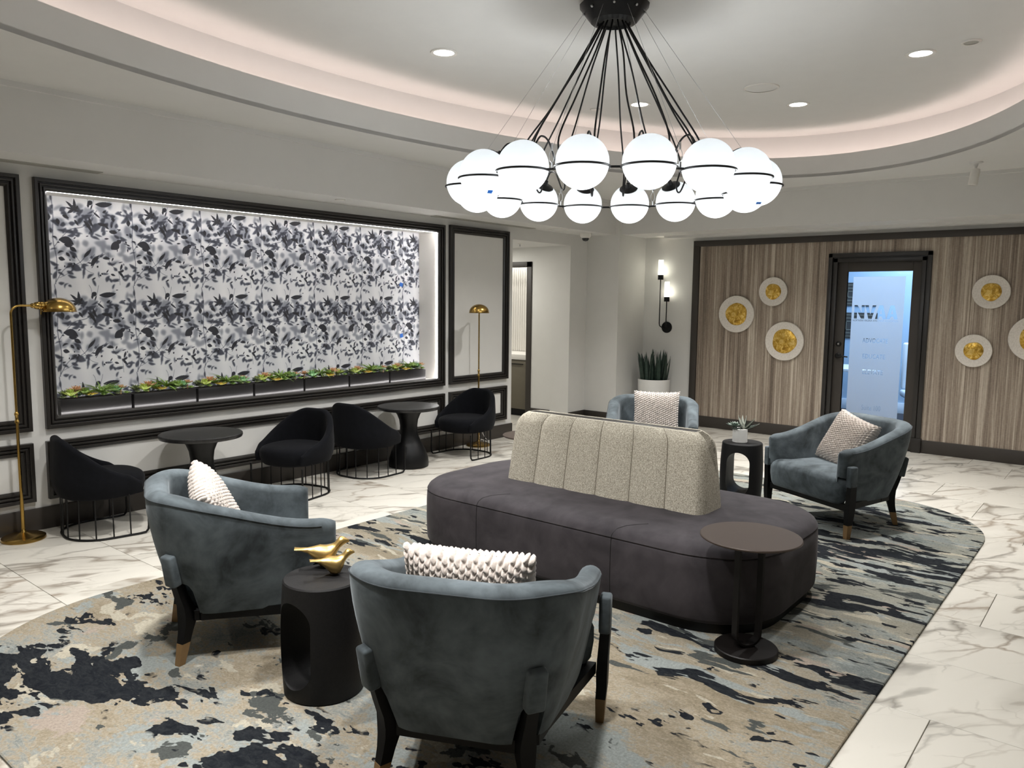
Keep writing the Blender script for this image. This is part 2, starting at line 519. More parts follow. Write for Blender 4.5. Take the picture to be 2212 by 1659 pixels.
def obj(name, mesh, mat, parent=None, smooth=35, mw=None):
    if isinstance(mesh, MB):
        mesh = mesh.mesh(name, smooth)
    if mat is not None and not mesh.materials:
        mesh.materials.append(M[mat] if isinstance(mat, str) else mat)
    o = bpy.data.objects.new(name, mesh)
    COL.objects.link(o)
    if parent is not None:
        o.parent = parent
    if mw is not None:
        o.matrix_basis = mw
    return o

def thing(name, label, cat, loc=(0, 0, 0), rz=0.0, group=None):
    o = bpy.data.objects.new(name, None)
    o.empty_display_size = 0.1
    COL.objects.link(o)
    o.location = loc
    o.rotation_euler = (0, 0, rz)
    o['label'] = label
    o['category'] = cat
    if group:
        o['group'] = group
    return o

def tag(o, label, cat, group=None):
    o['label'] = label
    o['category'] = cat
    if group:
        o['group'] = group
    return o

def struct(name, mesh, mat, label, cat, parent=None, smooth=35):
    o = obj(name, mesh, mat, parent, smooth)
    if parent is None:
        o['kind'] = 'structure'
        o['label'] = label
        o['category'] = cat
    return o

def sempty(name, label, cat):
    o = bpy.data.objects.new(name, None)
    COL.objects.link(o)
    o['kind'] = 'structure'
    o['label'] = label
    o['category'] = cat
    return o

def copy_tree(o, parent=None):
    c = o.copy()
    COL.objects.link(c)
    if parent is not None:
        c.parent = parent
    for ch in list(o.children):
        copy_tree(ch, c)
    return c

def place(src, loc, rz, label, first, parent=None):
    o = src if first else copy_tree(src)
    o.location = loc
    o.rotation_euler = (0, 0, rz)
    o['label'] = label
    return o

# ================================================================== SETTING
YL, XW = 5.86, 9.38           # panelled wall, wood wall
X0, Y0 = -1.6, -2.4           # far sides of the room, behind the camera
ZS, Z2, Z3, Z4 = 2.49, 2.91, 3.115, 3.37
OX, OY, OA, OB = 3.85, 2.50, 4.30, 2.32     # ceiling oval
# floor and its tiles
floor = struct('floor', MB().box(X0, 9.55, Y0, 8.3, -0.12, -0.009), 'grout', 'marble tiled lobby floor with thin grey grout lines', 'floor')
PX, PY = 0.5775, 1.17
tile_cache = {}
for k in range(-6, 15):
    xa, xb = 1.545 + k * PX, 1.545 + (k + 1) * PX
    off = 0.93 + 0.39 * (k - 9)
    for j in range(-12, 14):
        ya = off + j * PY
        yb = ya + PY
        a0, a1, b0, b1 = max(xa, X0), min(xb, 9.38), max(ya, Y0), min(yb, 5.86 if xa < 7.0 else 8.2)
        if xa >= 7.0 and b0 > 5.86 and xa > 8.3:
            continue
        if a1 - a0 < 0.03 or b1 - b0 < 0.03:
            continue
        sz = (round(a1 - a0, 3), round(b1 - b0, 3))
        if sz not in tile_cache:
            w, l = sz[0] - 0.0035, sz[1] - 0.0035
            c_ = 0.0012
            vs = [(-w / 2, -l / 2, -0.009), (w / 2, -l / 2, -0.009), (w / 2, l / 2, -0.009), (-w / 2, l / 2, -0.009),
                  (-w / 2, -l / 2, -c_), (w / 2, -l / 2, -c_), (w / 2, l / 2, -c_), (-w / 2, l / 2, -c_),
                  (-w / 2 + c_, -l / 2 + c_, 0), (w / 2 - c_, -l / 2 + c_, 0), (w / 2 - c_, l / 2 - c_, 0), (-w / 2 + c_, l / 2 - c_, 0)]
            fs = [(0, 1, 5, 4), (1, 2, 6, 5), (2, 3, 7, 6), (3, 0, 4, 7), (4, 5, 9, 8), (5, 6, 10, 9), (6, 7, 11, 10), (7, 4, 8, 11), (8, 9, 10, 11)]
            me = mesh_from('tile', vs, fs)
            me.materials.append(M['marble'])
            tile_cache[sz] = me
        tl = obj('tile', tile_cache[sz], None, floor)
        tl.location = ((a0 + a1) / 2, (b0 + b1) / 2, 0)

# left (panelled) wall with niche hole and corridor opening
NX0, NX1, NZ0, NZ1, NY = 2.115, 5.885, 0.770, 2.34, 6.145
wall_left = struct('wall_left', MB().box(X0, NX0, YL, YL + 0.30, 0, Z2), 'wall', 'grey painted wall left of the mural recess with dark mouldings', 'wall', smooth=None)
wl2 = struct('wall_left', MB().box(NX1, 7.13, YL, YL + 0.30, 0, Z2), 'wall', 'grey painted wall between the mural recess and the corridor opening', 'wall', smooth=None)
wall_low = struct('wall_left', MB().box(NX0, NX1, YL, YL + 0.30, 0, NZ0), 'wall', 'grey painted wall below the mural recess', 'wall', smooth=None)
wall_high = struct('wall_left', MB().box(NX0, NX1, YL, YL + 0.30, NZ1, Z2), 'wall', 'grey painted wall strip above the mural recess', 'wall', smooth=None)
struct('wall_left', MB().box(7.13, 8.32, YL, YL + 0.14, 2.345, Z2), 'wall', 'painted header over the corridor opening', 'wall', smooth=None)
struct('wall_left', MB().box(8.32, XW, YL, YL + 0.30, 0, Z2), 'wall', 'narrow painted wall piece between the corridor opening and the corner column', 'wall', smooth=None)
# corner column beside the sconce wall
struct('wall_corner_column', MB().box(8.70, XW + 0.1, 5.36, YL + .02, 0, Z2), 'wall', 'square painted corner column left of the sconce wall', 'wall', smooth=None)
# right (wood) wall with door opening
w = MB()
w.box(XW, XW + 0.14, 2.87, 5.9, 0, Z2)
w.box(XW, XW + 0.14, Y0, 1.88, 0, Z2)
w.box(XW, XW + 0.14, 1.88, 2.87, 2.165, Z2)
wall_right = struct('wall_right', w, 'wall', 'painted wall behind the striated wood panelling and the wall sconce', 'wall', smooth=None)
struct('wall_back_added', MB().box(X0 - 0.12, X0, Y0 - .12, YL + .3, 0, Z4 + .1), 'taupe', 'added dark wall closing the unseen side behind the seating area', 'wall', smooth=None)  # unseen wall, added to close the room for the lighting
struct('wall_front_added', MB().box(X0 - .12, XW + 0.14, Y0 - 0.12, Y0, 0, Z4 + .1), 'taupe', 'added dark wall closing off the open side of the lobby', 'wall', smooth=None)  # likewise added out of view, the lobby is open here

# wood covering panels on the wood wall (left and right of the door, and over it)
def plank_seam_panel(name, y0, y1, z0, z1):
    return obj(name, MB().bbox(XW - 0.012, XW, y0, y1, z0, z1, 0.002, 1), 'wood_panel', wall_right)
plank_seam_panel('wood_panel', 2.915, 4.545, 0.14, 2.35)
plank_seam_panel('wood_panel', -2.4, 1.84, 0.14, 2.35)
plank_seam_panel('wood_panel', 1.84, 2.915, 2.21, 2.35)

# dark border frame around the wood wall
fr = MB()
fr.bbox(XW - 0.045, XW, Y0, 4.63, 2.347, 2.42, 0.004)
fr.bbox(XW - 0.045, XW, 4.543, 4.63, 0, 2.36, 0.004)
struct('trim_1', fr, 'trim_flat', 'dark flat border frame around the wood panelled wall', 'trim')
struct('baseboard_right', MB().bbox(XW - 0.03, XW, 2.915, 4.55, 0, 0.145, 0.004), 'trim_flat', 'dark baseboard under the wood wall left of the glass door', 'baseboard')
struct('baseboard_front', MB().bbox(XW - 0.03, XW, Y0, 1.84, 0, 0.145, 0.004), 'trim_flat', 'dark baseboard under the wood wall right of the glass door', 'baseboard')

# ceiling : soffit plate with elliptical hole
def ell(a, b, n=128):
    return [(OX + a * math.cos(2 * PI * k / n), OY + b * math.sin(2 * PI * k / n)) for k in range(n)]
def rect_ring(x0, x1, y0, y1, n=128):
    out = []
    for k in range(n):
        c, s = math.cos(2 * PI * k / n), math.sin(2 * PI * k / n)
        tx = ((x1 - OX) if c > 0 else (x0 - OX)) / c if abs(c) > 1e-9 else 1e9
        ty = ((y1 - OY) if s > 0 else (y0 - OY)) / s if abs(s) > 1e-9 else 1e9
        tt = min(tx, ty)
        out.append((OX + c * tt, OY + s * tt))
    # snap nearest points to corners
    for cx_, cy_ in ((x0, y0), (x1, y0), (x0, y1), (x1, y1)):
        i = min(range(n), key=lambda q_: (out[q_][0] - cx_) ** 2 + (out[q_][1] - cy_) ** 2)
        out[i] = (cx_, cy_)
    return out
EL = ell(OA, OB)
RR = rect_ring(X0, XW, Y0, YL)
cm = MB()
cm.rings([[(x, y, Z2) for x, y in RR], [(x, y, Z2) for x, y in EL], [(x, y, Z2 + .03) for x, y in EL], [(x, y, Z2 + .03) for x, y in RR]], cap0=False, cap1=False)
ceiling = struct('ceiling', cm, 'ceiling', 'white painted ceiling with a lit oval cove', 'ceiling', smooth=30)
# vertical oval fascia with a thin lip hiding the light trough
fm = MB()
E2 = ell(OA + 0.02, OB + 0.02)
fm.rings([[(x, y, Z2) for x, y in EL], [(x, y, Z3) for x, y in EL], [(x, y, Z3) for x, y in E2], [(x, y, Z2 + 0.1) for x, y in E2],
          [(x, y, Z2 + 0.1) for x, y in ell(OA + .24, OB + .24)], [(x, y, Z4) for x, y in ell(OA + .24, OB + .24)]], cap0=False, cap1=False)
obj('oval_fascia', fm, 'ceiling', ceiling, smooth=30)
um = MB()
um.prism(ell(OA + .26, OB + .26), Z4, Z4 + 0.04)
obj('oval_upper_ceiling', um, 'ceiling', ceiling, smooth=30)
ls = MB()
ea, eb = ell(OA + .06, OB + .06), ell(OA + .10, OB + .10)
ls.rings([[(x, y, Z2 + .13) for x, y in ea], [(x, y, Z2 + .145) for x, y in ea], [(x, y, Z2 + .145) for x, y in eb], [(x, y, Z2 + .13) for x, y in eb]], cap0=False, cap1=False)
obj('cove_light_strip', ls, 'led_warm', ceiling, smooth=30)
# lowered soffit along both walls (fascia and underside)
sf = MB()
sf.box(X0, XW, 5.43, YL, ZS, Z2)
sf.box(8.745, XW, Y0, 5.43, ZS, Z2)
so = struct('ceiling_soffit', sf, 'ceiling', 'lowered painted soffit running along both walls', 'ceiling', smooth=None)
crown = MB()
crown.box(X0, 8.75, 5.405, 5.43, Z2 - 0.035, Z2)
crown.box(8.72, 8.745, Y0, 5.43, Z2 - 0.035, Z2)
struct('trim_2', crown, 'ceiling', 'thin painted shadow trim where the soffit meets the ceiling', 'trim', smooth=None)
# small second step on the wood side under the soffit
struct('trim_3', MB().box(9.20, XW, Y0, 4.99, ZS - 0.03, ZS), 'ceiling', 'painted ledge above the wood wall frame', 'trim', smooth=None)

# baseboards
struct('baseboard_left', MB().bbox(X0, 7.135, YL - 0.022, YL, 0, 0.155, 0.005), 'trim_flat', 'tall dark baseboard under the panelled wall', 'baseboard')
bb = MB()
bb.bbox(8.32, 8.70, YL - 0.015, YL, 0, 0.155, 0.004)
bb.bbox(8.685, 8.70, 5.345, YL, 0, 0.155, 0.004)
bb.bbox(8.685, XW, 5.345, 5.36, 0, 0.155, 0.004)
bb.bbox(XW - 0.015, XW, 4.63, 5.36, 0, 0.155, 0.004)
struct('baseboard_corner', bb, 'trim_flat', 'dark baseboard wrapping around the corner column', 'baseboard')

# picture-frame mouldings, swept profile with mitred corners
def moulding(x0, x1, z0, z1, w=0.082, y=YL, parent=None):
    prof = [(0.0, 0.0), (0.0, 0.036), (0.003, 0.039), (0.022, 0.039), (0.025, 0.036), (0.026, 0.018), (0.033, 0.018), (0.034, 0.030),
            (0.037, 0.033), (0.046, 0.033), (0.049, 0.030), (0.050, 0.012), (0.057, 0.012), (0.058, 0.022), (0.061, 0.025), (0.070, 0.024), (w, 0.010), (w, 0.0)]
    rings = []
    for d, h in prof:
        rings.append([(x0 + d, y - h, z0 + d), (x1 - d, y - h, z0 + d), (x1 - d, y - h, z1 - d), (x0 + d, y - h, z1 - d)])
    return MB().rings(rings, cap0=False, cap1=False)
i = 4
for nm, (x0, x1, z0, z1), w_ in [
        ('dark moulding frame around the leaf mural recess', (2.035, 5.965, 0.702, 2.412), 0.083),
        ('tall dark moulding frame right of the mural', (6.045, 7.035, 0.704, 2.424), 0.083),
        ('dark moulding frame left of the mural, cut by the picture edge', (-0.20, 1.948, 0.698, 2.415), 0.083),
        ('long low dark moulding frame under the mural', (2.03, 5.962, 0.208, 0.615), 0.083),
        ('small low dark moulding frame under the narrow panel', (6.045, 7.015, 0.215, 0.62), 0.083),
        ('low dark moulding frame at the far left', (-0.20, 1.946, 0.207, 0.615), 0.083)]:
    struct('trim_%d' % i, moulding(x0, x1, z0, z1, w_), 'trim', nm, 'trim', smooth=25)
    i += 1

# ------------------------------------------------------------------ mural in the niche
def gauss_blur(img, s):
    if s <= 0:
        return img
    r = int(s * 3) + 1
    k = np.exp(-0.5 * (np.arange(-r, r + 1) / s) ** 2)
    k /= k.sum()
    out = np.zeros_like(img)
    for i_, kk in enumerate(k):
        out += kk * np.roll(img, i_ - r, 0)
    img = out
    out = np.zeros_like(img)
    for i_, kk in enumerate(k):
        out += kk * np.roll(img, i_ - r, 1)
    return out

def mural_image():
    W, H = 420, 504          # one repeat, 0.565 m by 0.675 m, drawn by formula
    yy, xx = np.mgrid[0:H, 0:W].astype(np.float32)
    rng = np.random.RandomState(11)
    def leaf(mask, cx, cy, ang, L, wd, bend=0.0, tipw=1.0):
        dx = (xx - cx + W / 2) % W - W / 2
        dy = (yy - cy + H / 2) % H - H / 2
        ca, sa = math.cos(ang), math.sin(ang)
        u = dx * ca + dy * sa
        v = -dx * sa + dy * ca
        s = u / L
        v = v - bend * L * (s * (1 - s)) * 4 * 0.25
        half = wd * np.power(np.clip(np.sin(np.clip(s, 0, 1) * PI), 0, 1), 0.8) * (1 - 0.35 * s * tipw)
        m = (s > 0) & (s < 1) & (np.abs(v) < half)
        mask[m] = 1.0
    def stem(mask, pts, wd):
        P_ = [pts[0]] + list(pts) + [pts[-1]]
        sm_ = []
        for a0, a1, a2, a3 in zip(P_[:-3], P_[1:-2], P_[2:-1], P_[3:]):
            for q_ in range(10):
                u = q_ / 10
                sm_.append(tuple(0.5 * (2 * a1[i_] + (a2[i_] - a0[i_]) * u + (2 * a0[i_] - 5 * a1[i_] + 4 * a2[i_] - a3[i_]) * u * u + (3 * a1[i_] - a0[i_] - 3 * a2[i_] + a3[i_]) * u ** 3) for i_ in (0, 1)))
        pts = sm_ + [pts[-1]]
        for (ax, ay), (bx, by) in zip(pts[:-1], pts[1:]):
            n = int(max(abs(bx - ax), abs(by - ay)) * 1.5) + 2
            for q_ in range(n):
                t_ = q_ / n
                x, y = ax + (bx - ax) * t_, ay + (by - ay) * t_
                r = int(wd + 1)
                for a_ in range(-r, r + 1):
                    for b_ in range(-r, r + 1):
                        if a_ * a_ + b_ * b_ <= wd * wd:
                            mask[int(y + a_) % H, int(x + b_) % W] = 1.0
    img = np.ones((H, W), np.float32) * 0.93
    cloud = gauss_blur(rng.rand(H, W).astype(np.float32), 26)
    cloud = (cloud - cloud.mean()) / cloud.std()
    img += 0.03 * cloud
    # very soft far foliage
    m = np.zeros((H, W), np.float32)
    for _ in range(60):
        leaf(m, rng.rand() * W, 60 + rng.rand() * 330, rng.rand() * 6.28, 34 + rng.rand() * 50, 8 + rng.rand() * 16)
    img *= 1 - 0.36 * gauss_blur(m, 5)
    # mid blur, in a band
    m = np.zeros((H, W), np.float32)
    for _ in range(46):
        leaf(m, rng.rand() * W, 90 + rng.rand() * 150, -0.6 + rng.randn() * 0.9, 26 + rng.rand() * 40, 5 + rng.rand() * 10, rng.randn() * 0.6)
    for _ in range(22):
        leaf(m, rng.rand() * W, 350 + rng.rand() * 150, -0.7 + rng.randn(), 22 + rng.rand() * 36, 5 + rng.rand() * 8, rng.randn() * 0.6)
    for _ in range(30):
        leaf(m, rng.rand() * W, rng.rand() * H, rng.rand() * 6.28, 16 + rng.rand() * 30, 4 + rng.rand() * 8, rng.randn() * 0.6)
    leaf(m, 60, 210, 0.1, 130, 11); leaf(m, 300, 150, 2.4, 110, 18); leaf(m, 120, 400, 0.4, 60, 22)
    img *= 1 - 0.68 * gauss_blur(m, 2.4)
    m = np.zeros((H, W), np.float32)
    stem(m, [(34, 0), (44, 120), (38, 260), (52, 380), (40, 503)], 1.6)
    stem(m, [(44, 300), (120, 210), (200, 180), (270, 90)], 1.1)
    stem(m, [(38, 500), (90, 420), (170, 380), (230, 300)], 1.1)
    img *= 1 - 0.62 * gauss_blur(m, 1.3)
    # crisp foreground silhouettes
    m = np.zeros((H, W), np.float32)
    star = (150, 98)
    for a_, L_, w_ in [(-1.55, 62, 9), (-0.85, 34, 9), (-2.3, 60, 8), (0.15, 26, 6), (2.6, 40, 9), (-2.9, 44, 6)]:
        leaf(m, star[0], star[1], a_, L_, w_, 0.2)
    leaf(m, 262, 56, -0.12, 92, 15, 0.15, 0.2)
    leaf(m, 246, 40, 2.4, 34, 15); leaf(m, 226, 56, 1.7, 22, 7); leaf(m, 246, 60, 1.9, 30, 4)
    leaf(m, 250, 100, 0.7, 48, 6); leaf(m, 300, 100, -0.7, 26, 7)
    leaf(m, 196, 150, 1.0, 78, 10, -0.3); leaf(m, 226, 128, 1.2, 58, 8, 0.3)
    leaf(m, 150, 150, 1.0, 36, 8); leaf(m, 270, 160, 0.05, 58, 10, 0.3)
    leaf(m, 330, 200, 0.1, 46, 13); leaf(m, 330, 186, -2.6, 26, 6); leaf(m, 344, 180, -1.4, 24, 5)
    leaf(m, 338, 300, -0.9, 62, 22, 0.4, 0.0); leaf(m, 368, 262, -0.5, 34, 14)
    leaf(m, 66, 262, 0.30, 78, 22, -0.5, 0.3); leaf(m, 92, 286, 0.1, 44, 12, 0.3)
    leaf(m, 120, 300, 0.6, 40, 14); leaf(m, 190, 352, -0.85, 62, 10)
    leaf(m, 226, 400, -0.95, 76, 12, -0.2, 0.2); leaf(m, 290, 352, 0.05, 40, 9, -0.2)
    leaf(m, 100, 330, 0.9, 28, 9); leaf(m, 58, 338, -0.4, 34, 6, -0.7); leaf(m, 130, 345, 0.8, 22, 8)
    leaf(m, 60, 360, 0.3, 34, 13); leaf(m, 112, 398, -0.5, 22, 4); leaf(m, 128, 410, -0.9, 18, 4)
    leaf(m, 350, 120, 1.2, 26, 10); leaf(m, 20, 130, 1.6, 34, 13); leaf(m, 90, 130, 0.4, 36, 10); leaf(m, 62, 150, 1.3, 34, 11)
    leaf(m, 372, 420, 0.9, 52, 8); leaf(m, 372, 430, -0.4, 36, 7); leaf(m, 330, 440, 0.3, 26, 7); leaf(m, 396, 380, 1.9, 40, 7)
    for _ in range(34):
        leaf(m, rng.rand() * W, rng.rand() * H, rng.rand() * 6.28, 10 + rng.rand() * 18, 2 + rng.rand() * 4)
    stem(m, [(230, 408), (262, 360), (300, 330)], 1.0)
    stem(m, [(60, 470), (110, 440), (150, 400), (205, 385), (250, 330)], 0.8)
    stem(m, [(380, 500), (372, 430), (330, 380), (320, 320)], 0.8)
    stem(m, [(226, 58), (220, 20), (210, 0)], 0.8); stem(m, [(150, 350), (200, 420), (240, 440)], 0.8)
    stem(m, [(246, 70), (262, 0)], 0.8)
    img = img * (1 - 0.87 * gauss_blur(m, 0.8))
    img = np.clip(img, 0.03, 0.95)
    d = 1 - img
    mid = 4 * img * d
    rgb = np.stack([img - 0.02 * d - 0.025 * mid, img - 0.01 * d - 0.012 * mid, img + 0.025 * d + 0.02 * mid], -1)
    rgb = np.clip(rgb, 0, 1) ** 1.0
    im = bpy.data.images.new('mural_repeat', W, H, alpha=False)
    px = np.ones((H, W, 4), np.float32)
    px[..., :3] = rgb[::-1]
    im.pixels.foreach_set(px.ravel())
    im.update()
    im.pack()
    return im

t = NT('leaf_mural')
uv = t.n('ShaderNodeTexCoord').outputs['UV']
ti = t.n('ShaderNodeTexImage'); ti.image = mural_image(); ti.extension = 'REPEAT'
t.l(t.mapping(uv, (1, 1, 1)), ti.inputs['Vector'])
gn = t.noise(t.coord(), 2.0, 3, 0.5)
t.l(t.mix(t.math('MULTIPLY', gn, 0.06), ti.outputs[0], srgb(205, 200, 205)), t.b.inputs['Base Color'])
t.set(Roughness=0.6)
M['mural'] = t.m
me = mesh_from('mural', [(NX0, NY, NZ0), (NX1, NY, NZ0), (NX1, NY, NZ1), (NX0, NY, NZ1)], [(0, 1, 2, 3)])
uvl = me.uv_layers.new(name='UVMap')
for li, (x, z) in enumerate([(NX0, NZ0), (NX1, NZ0), (NX1, NZ1), (NX0, NZ1)]):
    uvl.data[li].uv = ((x - 2.200) / 0.565, (z - 2.38) / 0.675)
me.materials.append(M['mural'])
mural = bpy.data.objects.new('leaf_mural', me); COL.objects.link(mural)
tag(mural, 'blue-grey and white leaf silhouette mural at the back of the recess', 'mural')
# niche lining and its light strips
struct('wall_niche', MB().box(NX0, NX1, NY + 0.002, NY + 0.02, NZ0, NZ1), 'white', 'back panel of the recess behind the mural', 'wall', smooth=None)
obj('niche_lining', MB().box(NX0, NX0 + 0.004, YL + 0.002, NY, NZ0, NZ1), 'white', wall_left, smooth=None)
obj('niche_lining', MB().box(NX1 - 0.004, NX1, YL + 0.002, NY, NZ0, NZ1), 'white', wl2, smooth=None)
obj('niche_lining', MB().box(NX0, NX1, YL + 0.002, NY, NZ0, NZ0 + 0.004), 'white', wall_low, smooth=None)
obj('niche_lining', MB().box(NX0, NX1, YL + 0.002, NY, NZ1 - 0.004, NZ1), 'white', wall_high, smooth=None)
obj('niche_light_strip', MB().box(NX0 + .01, NX1 - .01, YL + 0.010, YL + 0.022, NZ1 - 0.010, NZ1 - 0.005), 'led_niche', wall_high, smooth=None)
obj('niche_light_strip', MB().box(NX1 - 0.010, NX1 - 0.005, YL + 0.010, YL + 0.022, NZ0 + .01, NZ1 - .01), 'led_niche', wl2, smooth=None)
obj('niche_light_strip', MB().box(NX0 + .01, NX1 - .01, YL + 0.004, YL + 0.009, NZ0 + 0.004, NZ0 + 0.010), 'led_niche', wall_low, smooth=None)
for (x, z, r) in [(5.62, 1.78, 0.3), (5.62, 1.24, -0.2)]:
    tp = MB().box(-0.022, 0.022, -0.001, 0.0, -0.020, 0.020)
    o_ = obj('tape_piece', tp, 'tape', smooth=None)
    o_.location = (x, NY - 0.001, z)
    o_.rotation_euler = (0, r, 0)
    tag(o_, 'small blue tape scrap on the mural, ' + ('the upper one' if z > 1.5 else 'the lower one'), 'tape')

# ------------------------------------------------------------------ corridor behind the opening
co = MB()
co.box(8.34, 8.44, 6.0, 6.52, 0, 2.35)
co.box(8.34, 8.44, 6.52, 8.2, 2.15, 2.35)
struct('wall_corridor', co, 'wall', 'painted corridor wall seen through the opening', 'wall', smooth=None)
co = MB()
co.box(6.6, 8.44, 8.2, 8.3, 0, 2.35)
co.box(6.6, 6.7, 6.16, 8.2, 0, 2.35)
struct('wall_corridor_end', co, 'wall', 'end walls of the corridor behind the panelled wall', 'wall', smooth=None)
struct('ceiling_corridor', MB().box(6.6, 9.5, YL + 0.14, 8.3, 2.348, 2.40), 'ceiling', 'low corridor ceiling behind the opening', 'ceiling', smooth=None)
co = MB()
co.bbox(8.325, 8.36, 6.505, 6.59, 0, 2.155, 0.004)
co.bbox(8.325, 8.36, 6.505, 8.2, 2.08, 2.155, 0.004)
struct('trim_10', co, 'trim_flat', 'dark casing around the pantry alcove in the corridor', 'trim')
struct('baseboard_corridor', MB().bbox(8.325, 8.34, 6.0, 6.51, 0, 0.155, 0.004), 'trim_flat', 'dark baseboard along the corridor wall', 'baseboard')
# alcove: ribbed splashback, counter, cabinet
struct('wall_alcove', MB().box(9.02, 9.08, 6.0, 8.2, 0, 2.35).box(8.44, 9.08, 6.5, 6.56, 0, 2.35), 'white', 'white back wall of the pantry alcove', 'wall', smooth=None)
bs = thing('ribbed_splashback', 'white vertically ribbed splashback over the pantry counter', 'splashback', (9.0, 7.3, 0.88))
for k in range(34):
    y = -0.72 + k * 0.042
    m_ = MB().lathe([(0.016, 0), (0.016, 1.30)], 10)
    if k == 0:
        rib_me = m_.mesh('rib'); rib_me.materials.append(M['white'])
    rb = obj('rib', rib_me, None, bs)
    rb.location = (0, y, 0)
obj('backing', MB().box(0.0, 0.018, -0.74, 0.72, 0, 1.30), 'white', bs, smooth=None)
cb = thing('pantry_cabinet', 'grey-brown base cabinet seen through the corridor opening', 'cabinet', (8.7, 7.3, 0))
obj('body', MB().box(-0.26, 0.3, -0.73, 0.72, 0.1, 0.80), 'trim_flat', cb, smooth=None)
obj('plinth', MB().box(-0.22, 0.3, -0.73, 0.72, 0.0, 0.1), 'black', cb, smooth=None)
M['cab'] = simple('cabinet_taupe', srgb(104, 98, 84), 0.5, var=0.05)
for k in range(3):
    y0 = -0.725 + k * 0.482
    d_ = obj('door', MB().bbox(-0.285, -0.262, y0 + 0.003, y0 + 0.477, 0.105, 0.795, 0.003), 'cab', cb)
    obj('handle', MB().bbox(-0.305, -0.292, y0 + 0.12, y0 + 0.36, 0.735, 0.747, 0.002).box(-0.293, -0.284, y0 + .13, y0 + .14, .737, .745).box(-0.293, -0.284, y0 + .34, y0 + .35, .737, .745), 'black', d_)
ct = obj('countertop', MB().bbox(8.40, 8.998, 6.57, 8.02, 0.802, 0.875, 0.004), 'white')
tag(ct, 'white countertop on the pantry cabinet in the corridor', 'countertop')
gh = thing('fire_sprinkler', 'small metal sprinkler head under the corridor ceiling', 'sprinkler', (7.75, 6.25, 2.348))
obj('escutcheon', MB().lathe([(0.032, -0.001), (0.030, -0.006), (0.008, -0.009)], 20), 'white', gh)
obj('nozzle', MB().lathe([(0.006, -0.004), (0.006, -0.03), (0.014, -0.032), (0.014, -0.035)], 12), 'steel', gh)

# ------------------------------------------------------------------ glass door and office beyond
door = sempty('door_1', 'dark framed glass door with frosted lettered film in the wood wall', 'door')
dm = MB()
x0, x1 = XW + 0.005, XW + 0.05
dm.bbox(x0, x1, 1.925, 2.028, 0.01, 2.115, 0.003)
dm.bbox(x0, x1, 2.711, 2.82, 0.01, 2.115, 0.003)
dm.bbox(x0, x1, 2.028, 2.711, 1.998, 2.115, 0.003)
dm.bbox(x0, x1, 2.028, 2.711, 0.01, 0.26, 0.003)
leaf_ = obj('door_leaf', dm, 'trim_flat', door)
cs = MB()
for (xx0, dd) in ((XW - 0.045, 0.0), (XW - 0.03, 0.055)):
    cs.bbox(xx0, XW + 0.06, 1.836 + dd, 1.88 + dd, 0, 2.205 - dd, 0.003)
    cs.bbox(xx0, XW + 0.06, 2.872 - dd, 2.917 - dd, 0, 2.205 - dd, 0.003)
    cs.bbox(xx0, XW + 0.06, 1.836 + dd, 2.917 - dd, 2.160 - dd, 2.205 - dd, 0.003)
cs.bbox(XW - 0.055, XW - 0.002, 1.826, 1.922, 0, 0.16, 0.003)
cs.box(XW - 0.01, XW + 0.10, 1.87, 2.88, 2.118, 2.20)
cs.box(XW - 0.01, XW + 0.10, 1.87, 1.923, 0, 2.15)
cs.box(XW - 0.01, XW + 0.10, 2.822, 2.88, 0, 2.15)
obj('casing', cs, 'trim', door)
obj('glass_pane', MB().box(XW + 0.024, XW + 0.030, 2.026, 2.713, 0.258, 2.0), 'glass', door, smooth=None)
for z in (1.76, 1.02, 0.30):
    obj('hinge', MB().lathe([(0.009, z - 0.055), (0.009, z + 0.055)], 12, Matrix.Translation((XW - 0.002, 1.918, 0))), 'black', door)
lk = obj('lock', MB().lathe([(0.030, 0), (0.030, 0.008), (0.022, 0.014), (0.012, 0.016)], 24, Matrix.Translation((XW + 0.004, 2.766, 1.165)) @ Matrix.Rotation(-PI / 2, 4, 'Y')), 'black', door)
obj('keyway', MB().lathe([(0.010, 0.0165), (0.010, 0.019)], 16, Matrix.Translation((XW + 0.004, 2.766, 1.165)) @ Matrix.Rotation(-PI / 2, 4, 'Y')), 'steel', lk)
hd = MB()
hd.lathe([(0.034, 0), (0.034, 0.008), (0.018, 0.014), (0.012, 0.04), (0.012, 0.055)], 24, Matrix.Translation((XW + 0.004, 2.766, 1.025)) @ Matrix.Rotation(-PI / 2, 4, 'Y'))
hd.tube([(XW - 0.050, 2.766, 1.025), (XW - 0.054, 2.74, 1.026), (XW - 0.052, 2.70, 1.024), (XW - 0.048, 2.645, 1.020)], [0.011, 0.011, 0.009, 0.007], 10)
obj('lever_handle', hd, 'black', door)

